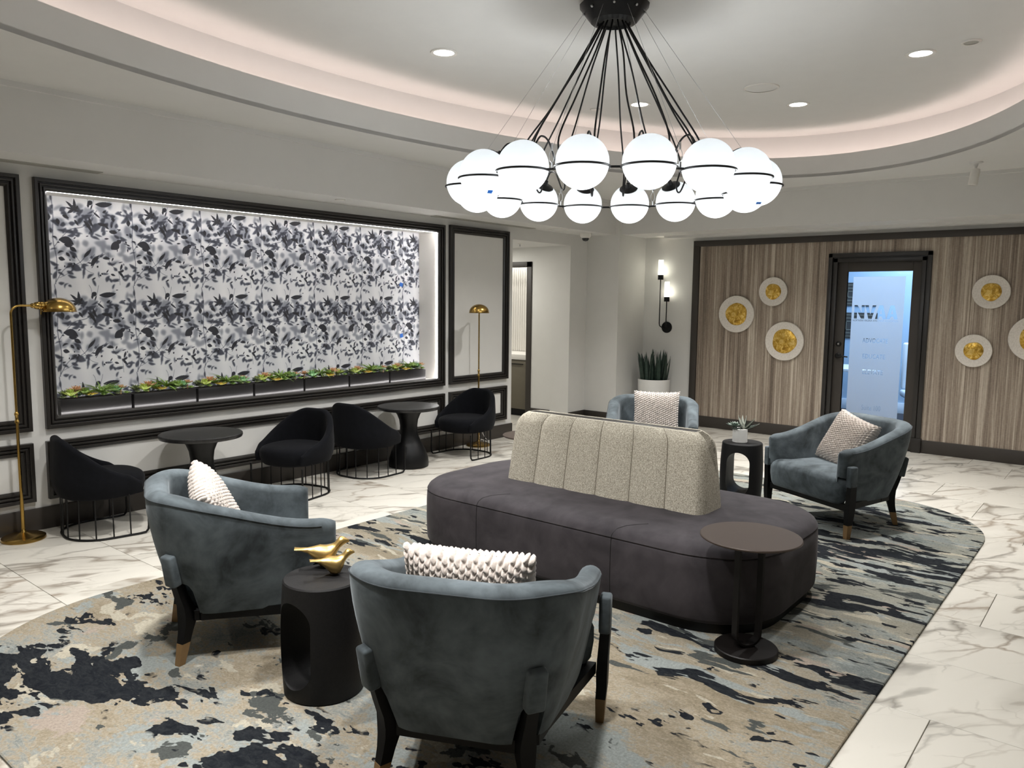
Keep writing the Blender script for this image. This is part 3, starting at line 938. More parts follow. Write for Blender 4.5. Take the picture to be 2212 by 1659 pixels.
# frosted film with the letters cut out of it
def film_mesh():
    spl = []
    cu = bpy.data.curves.new('film', 'CURVE')
    cu.dimensions = '2D'
    cu.fill_mode = 'BOTH'
    def add_text(body, size, ux, uz, width, sx_=1.0, bold=0.0):
        fc = bpy.data.curves.new('txt', 'FONT')
        fc.body = body
        fc.size = size
        fc.align_x = 'LEFT'
        fc.offset = bold
        fo = bpy.data.objects.new('txt', fc)
        COL.objects.link(fo)
        bpy.context.view_layer.update()
        w_ = fo.dimensions.x
        k = width / w_
        bpy.ops.object.select_all(action='DESELECT')
        fo.select_set(True)
        bpy.context.view_layer.objects.active = fo
        bpy.ops.object.convert(target='CURVE')
        c2 = fo.data
        for s_ in c2.splines:
            ns = cu.splines.new('BEZIER')
            ns.bezier_points.add(len(s_.bezier_points) - 1)
            for a_, b_ in zip(ns.bezier_points, s_.bezier_points):
                for att in ('co', 'handle_left', 'handle_right'):
                    p_ = getattr(b_, att)
                    a_.handle_left_type = a_.handle_right_type = 'FREE'
                    setattr(a_, att, Vector((ux + p_.x * k, uz + p_.y * sx_, 0)))
            ns.use_cyclic_u = True
            ns.resolution_u = 4
        bpy.data.objects.remove(fo)
    # film rectangle, u runs left to right in the room (that is, -y)
    rw, rh = 0.549, 1.70
    ns = cu.splines.new('POLY')
    ns.points.add(3)
    for p_, c_ in zip(ns.points, ((0, 0), (rw, 0), (rw, rh), (0, rh))):
        p_.co = (c_[0], c_[1], 0, 1)
    ns.use_cyclic_u = True
    zb = 0.24
    def add_poly(pts_, ux, uz):
        n_ = cu.splines.new('POLY')
        n_.points.add(len(pts_) - 1)
        for p_, c_ in zip(n_.points, pts_):
            p_.co = (ux + c_[0], uz + c_[1], 0, 1)
        n_.use_cyclic_u = True
    lw, lh, ls_ = 0.112, 0.155, 0.033
    Ln = [(0, 0), (ls_, 0), (ls_, lh * .52), (lw - ls_, 0), (lw, 0), (lw, lh), (lw - ls_, lh), (lw - ls_, lh * .48), (ls_, lh), (0, lh)]
    Lv = [(lw / 2 - ls_ * .55, 0), (lw / 2 + ls_ * .55, 0), (lw + .004, lh), (lw - ls_ * 1.05, lh), (lw / 2, ls_ * 1.5), (ls_ * 1.05, lh), (-.004, lh)]
    La = [(-.004, 0), (ls_, 0), (ls_ * 1.35, lh * .2), (lw - ls_ * 1.35, lh * .2), (lw - ls_, 0), (lw + .004, 0), (lw / 2 + ls_ * .6, lh), (lw / 2 - ls_ * .6, lh)]
    Lc = [(lw / 2, lh * .74), (lw * .385, lh * .37), (lw * .615, lh * .37)]
    zl = 1.462 - zb
    add_poly(Ln, 0.027, zl); add_poly(Lv, 0.146, zl); add_poly(La, 0.258, zl); add_poly(Lc, 0.258, zl); add_poly(La, 0.376, zl); add_poly(Lc, 0.376, zl)
    add_text('NORTHERN VIRGINIA APARTMENT ASSOCIATION', 0.030, 0.018, 1.432 - zb, 0.48, 1.0, 0.0004)
    add_text('ADVOCATE', 0.075, 0.135, 1.190 - zb, 0.27, 1.0, 0.0)
    add_text('EDUCATE', 0.075, 0.142, 1.010 - zb, 0.24, 1.0, 0.0)
    add_text('ELEVATE', 0.075, 0.150, 0.830 - zb, 0.22, 1.0, 0.0)
    add_text('Suite 100', 0.085, 0.165, 0.415 - zb, 0.205, 1.0, 0.0005)
    fo = bpy.data.objects.new('film_tmp', cu)
    COL.objects.link(fo)
    bpy.context.view_layer.update()
    dg = bpy.context.evaluated_depsgraph_get()
    me = bpy.data.meshes.new_from_object(fo.evaluated_get(dg))
    bpy.data.objects.remove(fo)
    return me, zb
fme, zb = film_mesh()
fme.materials.clear()
fme.materials.append(M['film'])
for v in fme.vertices:
    u_, w_, _ = v.co
    v.co = (XW + 0.022, 2.647 - u_, zb + w_)
obj('frosted_film', fme, None, door)

# office beyond the door
M['office_wall'] = simple('office_wall', srgb(150, 172, 192), 0.8, var=0.02)
M['office_floor'] = simple('office_carpet', srgb(22, 28, 40), 0.95, var=0.35, scale=22)
M['office_white'] = simple('office_white', srgb(205, 214, 222), 0.5, var=0.02)
ow_ = MB()
ow_.box(12.6, 12.7, -1.2, 4.6, 0, 2.6)
ow_.box(XW + .14, 12.7, 4.5, 4.6, 0, 2.6)
ow_.box(XW + .14, 12.7, -1.3, -1.2, 0, 2.6)
struct('wall_office', ow_, 'office_wall', 'pale blue office walls behind the glass door', 'wall', smooth=None)
struct('ceiling_office', MB().box(XW + .14, 12.7, -1.3, 4.6, 2.6, 2.66), 'office_white', 'office ceiling behind the glass door', 'ceiling', smooth=None)
struct('floor_office', MB().box(XW, 12.7, -1.3, 4.6, -0.05, 0.004), 'office_floor', 'dark blue carpet in the office behind the glass door', 'floor', smooth=None)
struct('baseboard_office', MB().bbox(12.58, 12.6, -1.2, 4.5, 0.0, 0.16, 0.003), 'office_white', 'white baseboard in the office', 'baseboard')
for k, (z0, z1) in enumerate(((1.60, 1.96), (1.10, 1.50))):
    ar = thing('framed_relief', 'dark square fretwork panel on the office wall, the ' + ('upper' if k == 0 else 'lower') + ' one', 'wall art', (12.595, 3.45, z0), group='dark fretwork panels in the office')
    h = z1 - z0
    M.setdefault('art_dark', simple('art_dark', srgb(52, 50, 46), 0.6, var=0.15))
    M.setdefault('art_line', simple('art_line', srgb(104, 104, 94), 0.6, var=0.1))
    obj('board', MB().box(-0.015, 0, -0.28, 0.30, 0, h), 'art_dark', ar, smooth=None)
    for r_ in range(3):
        d_ = 0.03 + r_ * 0.05
        lm = MB()
        for (a0, a1, b0, b1) in ((-0.28 + d_, 0.3 - d_, d_, d_ + .012), (-0.28 + d_, 0.3 - d_, h - d_ - .012, h - d_), (-0.28 + d_, -0.28 + d_ + .012, d_, h - d_), (0.3 - d_ - .012, 0.3 - d_, d_, h - d_)):
            lm.box(-0.022, -0.015, a0, a1, b0, b1)
        obj('raised_line', lm, 'art_line', ar, smooth=None)
dk = thing('office_desk', 'white topped desk in the office seen left of the film', 'desk', (11.6, 3.1, 0))
obj('desktop', MB().bbox(-0.5, 0.4, -0.3, 0.7, 0.70, 0.74, 0.004), 'office_white', dk)
for sx_, sy_ in ((-.45, -.25), (.35, -.25), (-.45, .65), (.35, .65)):
    obj('leg', MB().box(sx_ - .02, sx_ + .02, sy_ - .02, sy_ + .02, 0.004, 0.70), 'office_white', dk, smooth=None)
oc = thing('office_chair', 'white high-backed chair in the office seen right of the film', 'chair', (11.4, 2.28, 0.004), 0.4)
obj('backrest', MB().bbox(-0.03, 0.05, -0.24, 0.24, 0.50, 1.12, 0.03, 3), 'office_white', oc)
obj('seat', MB().bbox(-0.45, 0.02, -0.25, 0.25, 0.40, 0.49, 0.03, 3), 'office_white', oc)
obj('pole', MB().lathe([(0.03, 0.10), (0.03, 0.40)], 12, Matrix.Translation((-0.2, 0, 0))), 'steel', oc)
for k in range(5):
    a_ = k * 2 * PI / 5
    obj('foot', MB().tube([(-0.2, 0, 0.10), (-0.2 + 0.3 * math.cos(a_), 0.3 * math.sin(a_), 0.02)], [0.022, 0.015], 8), 'steel', oc)
ol = bpy.data.lights.new('office_daylight', 'AREA'); ol.shape = 'RECTANGLE'; ol.size = 2.4; ol.size_y = 3.0; ol.energy = OFFICE_W; ol.color = (0.62, 0.80, 1.0)
olo = bpy.data.objects.new('office_daylight', ol); COL.objects.link(olo); olo.location = (11.3, 1.9, 2.58)
pl_ = thing('office_pendant', 'pale pendant light glowing in the office', 'pendant light', (11.6, 2.19, 1.84))
obj('shade', MB().lathe([(0.02, 0.16), (0.10, 0.12), (0.15, 0.03), (0.15, 0)], 24), 'office_white', pl_)
obj('bulb', MB().sphere((0, 0, 0.04), 0.05, 16, 10), emit('pendant_bulb', (1, 0.95, 0.85), 5), pl_)
obj('cord', MB().tube([(0, 0, 0.15), (0, 0, 0.758)], 0.004, 6), 'black', pl_)

# ------------------------------------------------------------------ ceiling fittings
LIGHTS = [(4.08, 4.005), (6.17, 3.63), (7.0, 2.52), (6.12, 1.364), (1.85, 3.63), (1.0, 2.52), (1.85, 1.40)]
names = ['recessed downlight left of the chandelier cords', 'recessed downlight behind the chandelier cables', 'recessed downlight nearest the round speaker grille', 'largest recessed downlight at upper right', 'recessed downlight over the left armchair', 'recessed downlight over the near end of the rug', 'recessed downlight over the front armchair']
dl = None
for k, ((x, y), lab) in enumerate(zip(LIGHTS, names)):
    if dl is None:
        dl = thing('downlight', lab, 'ceiling light', (x, y, Z4), group='recessed downlights in the oval ceiling')
        obj('trim_ring', MB().lathe([(0.074, -0.002), (0.098, -0.002), (0.094, -0.009), (0.074, -0.006)], 40, cap=False), 'white', dl)
        obj('lens', MB().lathe([(0.0001, -0.003), (0.074, -0.003)], 40, cap=False), 'lens', dl)
    place(dl, (x, y, Z4), 0, lab, k == 0)
    la = bpy.data.lights.new('downlight_lamp', 'AREA')
    la.shape = 'DISK'; la.size = 0.16; la.energy = DOWN_W; la.color = (1.0, 0.98, 0.955); la.spread = math.radians(115)
    lo = bpy.data.objects.new('downlight_lamp', la); COL.objects.link(lo)
    lo.location = (x, y, Z4 - 0.02)
# added fill lamps below the lower ceiling, out of frame, without any fitting
for (x, y, w_) in [(-0.9, 4.6, 8), (7.6, -1.2, 18)]:
    la = bpy.data.lights.new('added_fill_lamp', 'AREA')
    la.shape = 'DISK'; la.size = 0.2; la.energy = w_; la.color = (1.0, 0.96, 0.9); la.spread = math.radians(150)
    lo = bpy.data.objects.new('added_fill_lamp', la); COL.objects.link(lo); lo.location = (x, y, Z2 - 0.02)
la = bpy.data.lights.new('corridor_lamp', 'AREA'); la.shape = 'DISK'; la.size = 0.25; la.energy = 14; la.color = (1, .97, .9)
lo = bpy.data.objects.new('corridor_lamp', la); COL.objects.link(lo); lo.location = (7.6, 7.1, 2.33)
la = bpy.data.lights.new('alcove_lamp', 'AREA'); la.shape = 'RECTANGLE'; la.size = 0.1; la.size_y = 1.2; la.energy = 9; la.color = (1, .98, .92)
lo = bpy.data.objects.new('alcove_lamp', la); COL.objects.link(lo); lo.location = (8.93, 7.2, 2.33)

sp = thing('speaker_grille', 'round flush speaker grille in the oval ceiling', 'speaker', (6.295, 2.571, Z4))
obj('rim', MB().lathe([(0.125, -0.001), (0.14, -0.001), (0.136, -0.010), (0.124, -0.008)], 40, cap=False), 'white', sp)
obj('mesh', MB().lathe([(0.0001, -0.010), (0.06, -0.009), (0.125, -0.005)], 40, cap=False), 'ceiling', sp)
sm = thing('smoke_detector', 'small round sensor near the upper right ceiling edge', 'detector', (6.058, 1.048, Z4))
obj('rim', MB().lathe([(0.045, -0.001), (0.062, -0.001), (0.058, -0.010), (0.045, -0.008)], 32, cap=False), 'white', sm)
obj('face', MB().lathe([(0.0001, -0.006), (0.045, -0.006)], 32, cap=False), 'vent', sm)
sm2 = thing('fire_sprinkler', 'tiny flush sprinkler plate seen between the chandelier cords', 'sprinkler', (6.084, 4.046, Z4))
obj('cap', MB().lathe([(0.0001, -0.008), (0.035, -0.007), (0.04, -0.001)], 24, cap=False), 'white', sm2)
obj('seal', MB().lathe([(0.041, -0.001), (0.046, -0.001), (0.045, -0.003), (0.041, -0.003)], 24, cap=False), 'vent', sm2)
sm3 = thing('fire_sprinkler', 'tiny flush sprinkler plate in the soffit above the mural', 'sprinkler', (4.37, 5.56, ZS))
obj('cap', MB().lathe([(0.0001, -0.008), (0.035, -0.007), (0.04, -0.001)], 24, cap=False), 'white', sm3)
obj('seal', MB().lathe([(0.041, -0.001), (0.046, -0.001), (0.045, -0.003), (0.041, -0.003)], 24, cap=False), 'vent', sm3)
rv = thing('round_vent', 'round flush grille in the soffit beside the security camera', 'vent', (7.68, 5.60, ZS))
obj('rim', MB().lathe([(0.11, -0.001), (0.13, -0.001), (0.126, -0.008), (0.11, -0.006)], 40, cap=False), 'white', rv)
obj('face', MB().lathe([(0.0001, -0.010), (0.05, -0.009), (0.11, -0.004)], 40, cap=False), 'ceiling', rv)
for k, (x0, x1, lab) in enumerate(((0.5, 2.45, 'linear air grille in the soffit at far left'), (5.75, 7.42, 'linear air grille in the soffit above the narrow panel'))):
    lv = thing('linear_vent', lab, 'vent', ((x0 + x1) / 2, 5.79, ZS), group='linear air grilles in the soffit')
    hw = (x1 - x0) / 2
    obj('frame', MB().box(-hw, hw, -0.046, -0.036, -0.006, 0).box(-hw, hw, 0.036, 0.046, -0.006, 0).box(-hw, -hw + .01, -0.036, 0.036, -0.006, 0).box(hw - .01, hw, -0.036, 0.036, -0.006, 0), 'vent', lv, smooth=None)
    obj('slot_back', MB().box(-hw + .01, hw - .01, -0.036, 0.036, -0.0015, 0), 'vent_dark', lv, smooth=None)
    for r_ in range(5):
        y = -0.030 + r_ * 0.015
        obj('louvre', MB().box(-hw + .01, hw - .01, y - 0.003, y + 0.003, -0.006, -0.0015), 'vent', lv, smooth=None)
dc = thing('security_camera', 'white dome security camera under the soffit corner', 'security camera', (8.30, 5.62, ZS))
obj('housing', MB().lathe([(0.078, 0), (0.080, -0.008), (0.070, -0.040), (0.050, -0.062), (0.045, -0.062)], 32), 'white', dc)
obj('dome', MB().lathe([(0.045, -0.058), (0.043, -0.078), (0.030, -0.096), (0.0001, -0.103)], 28, cap=False), simple('dome_dark', srgb(28, 28, 28), 0.12, var=0.05), dc)
bl = thing('bullet_spotlight', 'white cylindrical spotlight hanging near the wood wall', 'spotlight', (8.15, 1.30, Z2))
obj('mount', MB().lathe([(0.055, 0), (0.055, -0.008), (0.02, -0.014), (0.016, -0.035), (0.010, -0.04), (0.010, -0.06)], 24), 'ceiling', bl)
obj('head', MB().lathe([(0.0001, 0), (0.034, 0), (0.038, -0.006), (0.038, -0.14), (0.032, -0.145), (0.030, -0.12), (0.0001, -0.12)], 28, Matrix.Translation((0, 0, -0.058)) @ Matrix.Rotation(0.12, 4, 'X'), cap=False), 'white', bl)

# ------------------------------------------------------------------ chandelier
CX, CY, CZ, CR, GR = 4.0, 2.54, 2.305, 0.84, 0.1335
ch = thing('chandelier', 'black chandelier with a ring of sixteen glowing opal globes', 'chandelier', (CX, CY, 0), 0)
cano = MB()
cano.lathe([(0.125, Z4), (0.20, Z4 - 0.028), (0.205, Z4 - 0.035), (0.135, Z4 - 0.125), (0.100, Z4 - 0.135), (0.09, Z4 - 0.12), (0.0001, Z4 - 0.12)], 16, cap=False)
canopy = obj('canopy', cano, 'black', ch, smooth=20)
nv = 8
for k in range(nv):
    a_ = 2 * PI * k / nv + 0.56
    m_ = Matrix.Rotation(a_, 4, 'Z')
    obj('screw', MB().sphere((0.178, 0, Z4 - 0.075), 0.008, 10, 8, m_), 'steel', canopy)
base_a = math.atan2(-CY, -CX) + math.radians(11.25 + 1.7)
mid_r = CR
frame_ring = MB()
# one connecting bar between neighbouring globe hoops
gl_me = MB().sphere((0, 0, 0), GR, 40, 28).mesh('globe', 60); gl_me.materials.append(M['opal'])
hoop_r = GR + 0.004
hoop_me = MB().tube([(hoop_r * math.cos(2 * PI * q_ / 48), hoop_r * math.sin(2 * PI * q_ / 48), 0) for q_ in range(48)], 0.0055, 8, closed=True).mesh('hoop'); hoop_me.materials.append(M['black'])
TILT = math.radians(38)
cap_prof = [(GR * math.sin(q_) + 0.002, GR * math.cos(q_) + 0.003) for q_ in [math.radians(d_) for d_ in (27, 22, 16, 9)]]
capm = MB().lathe([(cap_prof[0][0], cap_prof[0][1] - .004)] + cap_prof + [(0.016, GR + 0.012), (0.012, GR + 0.030), (0.0001, GR + 0.032)], 28, cap=False)
cap_me = capm.mesh('cap'); cap_me.materials.append(M['black'])
for k in range(16):
    a_ = base_a + k * 2 * PI / 16
    rad = Vector((math.cos(a_), math.sin(a_), 0))
    c = rad * CR + Vector((0, 0, CZ))
    g_ = obj('globe', gl_me, None, ch); g_.location = c; g_.rotation_euler = (0, 0, a_)
    h_ = obj('hoop', hoop_me, None, ch); h_.location = c + Vector((0, 0, -0.022)); h_.rotation_euler = (0, 0, a_)
    cp = obj('lamp_cap', cap_me, None, ch); cp.location = c; cp.rotation_euler = (0, -TILT, a_)
    # connector between hoops
    a2 = base_a + (k + 0.5) * 2 * PI / 16
    e1 = Vector((math.cos(a2 - 0.036), math.sin(a2 - 0.036), 0)) * (CR * 0.985)
    e2 = Vector((math.cos(a2 + 0.036), math.sin(a2 + 0.036), 0)) * (CR * 0.985)
    z_ = CZ - 0.022
    obj('connector', MB().tube([(e1.x, e1.y, z_), (e2.x, e2.y, z_)], 0.006, 8), 'black', ch)
    # cord: loops out of the cap, then rises to the canopy
    tip = c + (rad * -math.sin(TILT) + Vector((0, 0, math.cos(TILT)))) * (GR + 0.03)
    n1 = tip + (rad * -0.05 + Vector((0, 0, 0.05)))
    n2 = tip + (rad * -0.12 + Vector((0, 0, 0.03)))
    top = Vector((0.075 * math.cos(a_ + .05), 0.075 * math.sin(a_ + .05), Z4 - 0.135))
    low = Vector((rad.x * (CR - 0.30), rad.y * (CR - 0.30), CZ - 0.02 + 0.02 * math.sin(k * 2.3)))
    rise = Vector((rad.x * (CR - 0.31), rad.y * (CR - 0.31), CZ + 0.20))
    # smooth path
    ctrl = [tip, n1, n2, low + Vector((0, 0, 0.05)), low.lerp(rise, 0.35) - rad * 0.03, rise, rise.lerp(top, 0.33) + Vector((0.012 * math.sin(k * 1.7), 0.012 * math.cos(k * 2.9), 0)),
            rise.lerp(top, 0.7) + Vector((0.010 * math.cos(k), 0.010 * math.sin(k * 3.1), 0)), top.lerp(rise, 0.04), top]
    pts = []
    for q_ in range(len(ctrl) - 1):
        p0 = ctrl[max(q_ - 1, 0)]; p1 = ctrl[q_]; p2 = ctrl[q_ + 1]; p3 = ctrl[min(q_ + 2, len(ctrl) - 1)]
        for s_ in range(6):
            u = s_ / 6
            pts.append(0.5 * ((2 * p1) + (p2 - p0) * u + (2 * p0 - 5 * p1 + 4 * p2 - p3) * u * u + (3 * p1 - p0 - 3 * p2 + p3) * u ** 3))
    pts.append(ctrl[-1])
    obj('cord', MB().tube(pts, 0.0052, 7), 'black', ch)
    # small bulb inside the globe
    bl_ = bpy.data.lights.new('globe_bulb', 'POINT'); bl_.energy = BULB_W; bl_.shadow_soft_size = 0.035; bl_.color = (0.95, 0.98, 1.0)
    bo = bpy.data.objects.new('globe_bulb', bl_); COL.objects.link(bo); bo.location = Vector((CX, CY, 0)) + c + Vector((0, 0, -0.055))
for k in range(8):
    a_ = base_a + (k * 2 + 0.5) * 2 * PI / 16
    r_ = Vector((math.cos(a_), math.sin(a_), 0))
    p0 = r_ * 0.178 + Vector((0, 0, Z4 - 0.08)); p1 = r_ * CR * .985 + Vector((0, 0, CZ + 0.07))
    w_ = obj('suspension_wire', MB().tube([p0, p1], 0.0013, 5), 'steel', ch)
    lp = [p1 + Vector((0, 0, -0.03)) + Vector((0, 0, 1)) * (0.03 * math.cos(q_ * PI / 8)) + Vector((-r_.y, r_.x, 0)) * (0.014 * math.sin(q_ * PI / 8)) for q_ in range(16)]
    obj('wire_gripper', MB().tube([p1 + Vector((0, 0, .035)), p1], 0.005, 8).tube(lp, 0.0018, 5, closed=True).tube([p1 + Vector((0, 0, -.06)), p1 + Vector((0, 0, -.088))], .004, 6), 'steel', w_)
for (k_, lab) in ((13, 'left'), (3, 'right')):
    a_ = base_a + k_ * 2 * PI / 16
    c = Vector((math.cos(a_) * CR, math.sin(a_) * CR, CZ))
    d_ = Vector((-0.30, -0.62 if lab == 'left' else -.2, -0.82)).normalized()
    tp = MB().box(-0.014, 0.014, -0.011, 0.011, -0.0005, 0.001)
    o_ = obj('tape_scrap', tp, 'tape', ch, smooth=None)
    o_.location = c + d_ * (GR + 0.001)
    o_.rotation_euler = d_.to_track_quat('Z', 'Y').to_euler()

# ------------------------------------------------------------------ wall sconce
sc = thing('wall_sconce', 'black wall sconce with two frosted glowing glass tubes', 'wall light', (XW, 5.0, 0))
rotm = Matrix.Rotation(-PI / 2, 4, 'Y')
obj('backplate', MB().lathe([(0.075, 0), (0.075, 0.014), (0.070, 0.020), (0.03, 0.024), (0.0001, 0.026)], 32, Matrix.Translation((0, 0, 1.29)) @ rotm, cap=False), 'black', sc)
for (y, zt, zb_) in ((0.072, 1.925, 1.29), (-0.028, 1.635, 1.29)):
    arm = MB().tube([(0, y * 0.6, zb_), (-0.07, y * 0.6, zb_), (-0.085, y * .9, zb_ + 0.02), (-0.085, y, zb_ + 0.05), (-0.085, y, zt)], 0.007, 10)
    obj('stem', arm, 'black', sc)
    obj('cup', MB().lathe([(0.0001, zt), (0.036, zt), (0.037, zt + 0.004), (0.037, zt + 0.062), (0.033, zt + 0.064)], 28, Matrix.Translation((-0.085, y, 0)), cap=False), 'black', sc)
    obj('glass_tube', MB().lathe([(0.0001, zt + 0.03), (0.033, zt + 0.03), (0.033, zt + 0.262), (0.030, zt + 0.262), (0.030, zt + 0.04)], 28, Matrix.Translation((-0.085, y, 0)), cap=False), 'opal_warm', sc)
    pl = bpy.data.lights.new('sconce_bulb', 'POINT'); pl.energy = 3.2; pl.shadow_soft_size = 0.02; pl.color = (1, 0.9, 0.72)
    po = bpy.data.objects.new('sconce_bulb', pl); COL.objects.link(po); po.location = (XW - 0.085, 5.0 + y, zt + 0.10)

# ------------------------------------------------------------------ round wall plates
ci = 0
t = NT('white_ribbed_plate'); o = t.coord()
n = t.noise(o, 60, 3, .6)
t.l(t.ramp(n, [(0.3, srgb(205, 198, 188)), (0.7, srgb(226, 220, 211))]), t.b.inputs['Base Color']); t.set(Roughness=.6); t.bump(n, .2, .002)
M['plate'] = t.m
for (y, z, r, gr, lab) in [(4.015, 1.487, 0.232, 0.140, 'white wall disc with gold centre, leftmost on the wood wall'),
                           (3.557, 1.769, 0.176, 0.096, 'smallest white wall disc with gold centre, left of the door, topmost of its three'),
                           (3.390, 1.170, 0.236, 0.148, 'white wall disc with large gold centre, closest to the door on its left'),
                           (1.270, 1.768, 0.174, 0.093, 'white wall disc with gold centre, topmost right of the door'),
                           (1.390, 1.152, 0.172, 0.092, 'white wall disc with gold centre, low and right of the door'),
                           (0.860, 1.300, 0.232, 0.135, 'white wall disc with gold centre, cut by the right picture edge')]:
    pm = Matrix.Rotation(-PI / 2, 4, 'Y')
    d = thing('wall_disc', lab, 'wall decor', (XW - 0.012, y, z), group='gold centred discs on the wood wall')
    n = 96
    rings = []
    for (rr, hh, am) in ((r * 0.985, 0.012, 0), (r, 0.020, 0), (r, 0.028, 0), (r * 0.98, 0.034, 0.0006), (r * 0.72, 0.030, 0.0012), (gr * 1.0, 0.024, 0.0004)):
        rings.append([(-(hh + am * (1 if q_ % 2 else -1)), rr * math.cos(2 * PI * q_ / n), rr * math.sin(2 * PI * q_ / n)) for q_ in range(n)])
    obj('plate', MB().rings(rings), 'plate', d, smooth=40)
    gm = []
    nr = 10
    for q2 in range(nr + 1):
        u = q2 / nr
        rr = gr * (1 - u ** 1.6) if u < 1 else 0.0005
        rr = gr * math.cos(u * PI / 2) + 0.0004
        hh = 0.024 + 0.030 * math.sin(u * PI / 2) * (r / 0.23)
        ring = []
        for q_ in range(48):
            a_ = 2 * PI * q_ / 48
            wob = 1 + 0.025 * math.sin(a_ * 3 + y * 5) + 0.015 * math.sin(a_ * 5 + z * 9)
            hn = 0.006 * mnoise.noise(Vector((rr * math.cos(a_) * 22 + y * 7, rr * math.sin(a_) * 22, z * 5)))
            ring.append((-(hh + hn * (1 if q2 > 0 else 0)), rr * wob * math.cos(a_), rr * wob * math.sin(a_)))
        gm.append(ring)
    obj('gold_dome', MB().rings(gm, cap0=False), 'gold_leaf', d, smooth=60)
    obj('standoff', MB().lathe([(0.03, 0), (0.03, 0.013)], 16, pm), 'black', d)

# ------------------------------------------------------------------ rug
def rug_outline():
    x0, x1, y0, y1 = 0.845, 6.945, 0.75, 4.29
    pts = []
    r = 0.95
    for (cx_, cy_, a0) in ((x1 - r, y0 + r, -90), (x1 - r, y1 - r, 0), (x0 + r, y1 - r, 90), (x0 + r, y0 + r, 180)):
        for q_ in range(17):
            a_ = math.radians(a0 + q_ * 90 / 16)
            c_, s_ = math.cos(a_), math.sin(a_)
            e_ = 2 / 2.1
            pts.append((cx_ + r * math.copysign(abs(c_) ** e_, c_), cy_ + r * math.copysign(abs(s_) ** e_, s_)))
    return pts
ro = rug_outline()
cxr, cyr = 3.895, 2.52
rg = MB()
def shr(p, d):
    v = Vector((p[0] - cxr, p[1] - cyr)); L = v.length
    return (cxr + v.x * (L - d) / L, cyr + v.y * (L - d) / L)
rg.rings([[(x, y, 0.001) for x, y in ro], [(x, y, 0.009) for x, y in ro], [(*shr(p, 0.005), 0.012) for p in ro]])
rug = obj('rug', rg, 'rug', smooth=None)
tag(rug, 'large rounded area rug with abstract navy, tan and grey-blue pattern', 'rug')
RZ = 0.0125

# ------------------------------------------------------------------ central banquette
bq = thing('banquette', 'oblong charcoal island bench with a channelled oatmeal backrest', 'bench', (3.965, 2.485, RZ))
def rrect(hx, hy, r, n=14, e=2.2):
    pts = []
    for (sx_, sy_, a0) in ((1, -1, -90), (1, 1, 0), (-1, 1, 90), (-1, -1, 180)):
        for q_ in range(n + 1):
            a_ = math.radians(a0 + q_ * 90 / n)
            c_, s_ = math.cos(a_), math.sin(a_)
            pts.append((sx_ * (hx - r) + r * math.copysign(abs(c_) ** (2 / e), c_), sy_ * (hy - r) + r * math.copysign(abs(s_) ** (2 / e), s_)))
        # fill the straight run with extra points
        nx = {(1, -1): (1, 1), (1, 1): (-1, 1), (-1, 1): (-1, -1), (-1, -1): (1, -1)}[(sx_, sy_)]
        pa = pts[-1]
        an = math.radians(a0 + 90)
        pb = (nx[0] * (hx - r) + r * math.cos(an), nx[1] * (hy - r) + r * math.sin(an))
        for q_ in range(1, 12):
            pts.append((pa[0] + (pb[0] - pa[0]) * q_ / 12, pa[1] + (pb[1] - pa[1]) * q_ / 12))
    return pts
HX, HY, CRN = 0.615, 1.185, 0.44
bd = MB()
lv = [(0.03, 0.060), (0.010, 0.066), (0.0, 0.085), (-0.004, 0.20), (-0.003, 0.33), (0.0, 0.385), (0.004, 0.392), (0.008, 0.393), (0.004, 0.394), (0.0, 0.400), (0.012, 0.422), (0.035, 0.440), (0.08, 0.453), (0.16, 0.461), (0.30, 0.465)]
rings = []
for (ins, z) in lv:
    rings.append([(x, y, z - RZ + 0.004) for x, y in rrect(HX - ins, HY - ins, max(0.05, CRN - ins * 0.8))])
bd.rings(rings)
obj('seat_body', bd, 'suede', bq, smooth=60)
obj('plinth', MB().rings([[(x, y, 0) for x, y in rrect(HX - 0.035, HY - 0.035, CRN - 0.03)], [(x, y, 0.062) for x, y in rrect(HX - 0.035, HY - 0.035, CRN - 0.03)]]), 'black', bq, smooth=60)
# stitched seams as thin cords following the body
for sx_ in (-1, 1):
    for yy_ in (-0.415, 0.525):
        pts = []
        fine_lv = []
        for (ia, za_), (ib, zb2) in zip(lv[2:-2], lv[3:-1]):
            fine_lv += [(ia + (ib - ia) * q_ / 5, za_ + (zb2 - za_) * q_ / 5) for q_ in range(5)]
        for (ins, z) in fine_lv + [lv[-2]]:
            if 0.385 < z < 0.399:
                continue
            cy_ = yy_ + (0.0 if z < 0.40 else -0.10 * min(1, (ins / 0.16)) * (1 if yy_ > 0 else 1) * (-1))
            pts.append((sx_ * (HX - ins + 0.0005), yy_ - (0.16 * (ins / 0.16) ** 1.5 if z > 0.40 else 0) * (1 if sx_ < 0 else -1) * 0.8, z - RZ + 0.0045))
        obj('seam', MB().tube(pts, 0.0016, 5), 'black', bq)
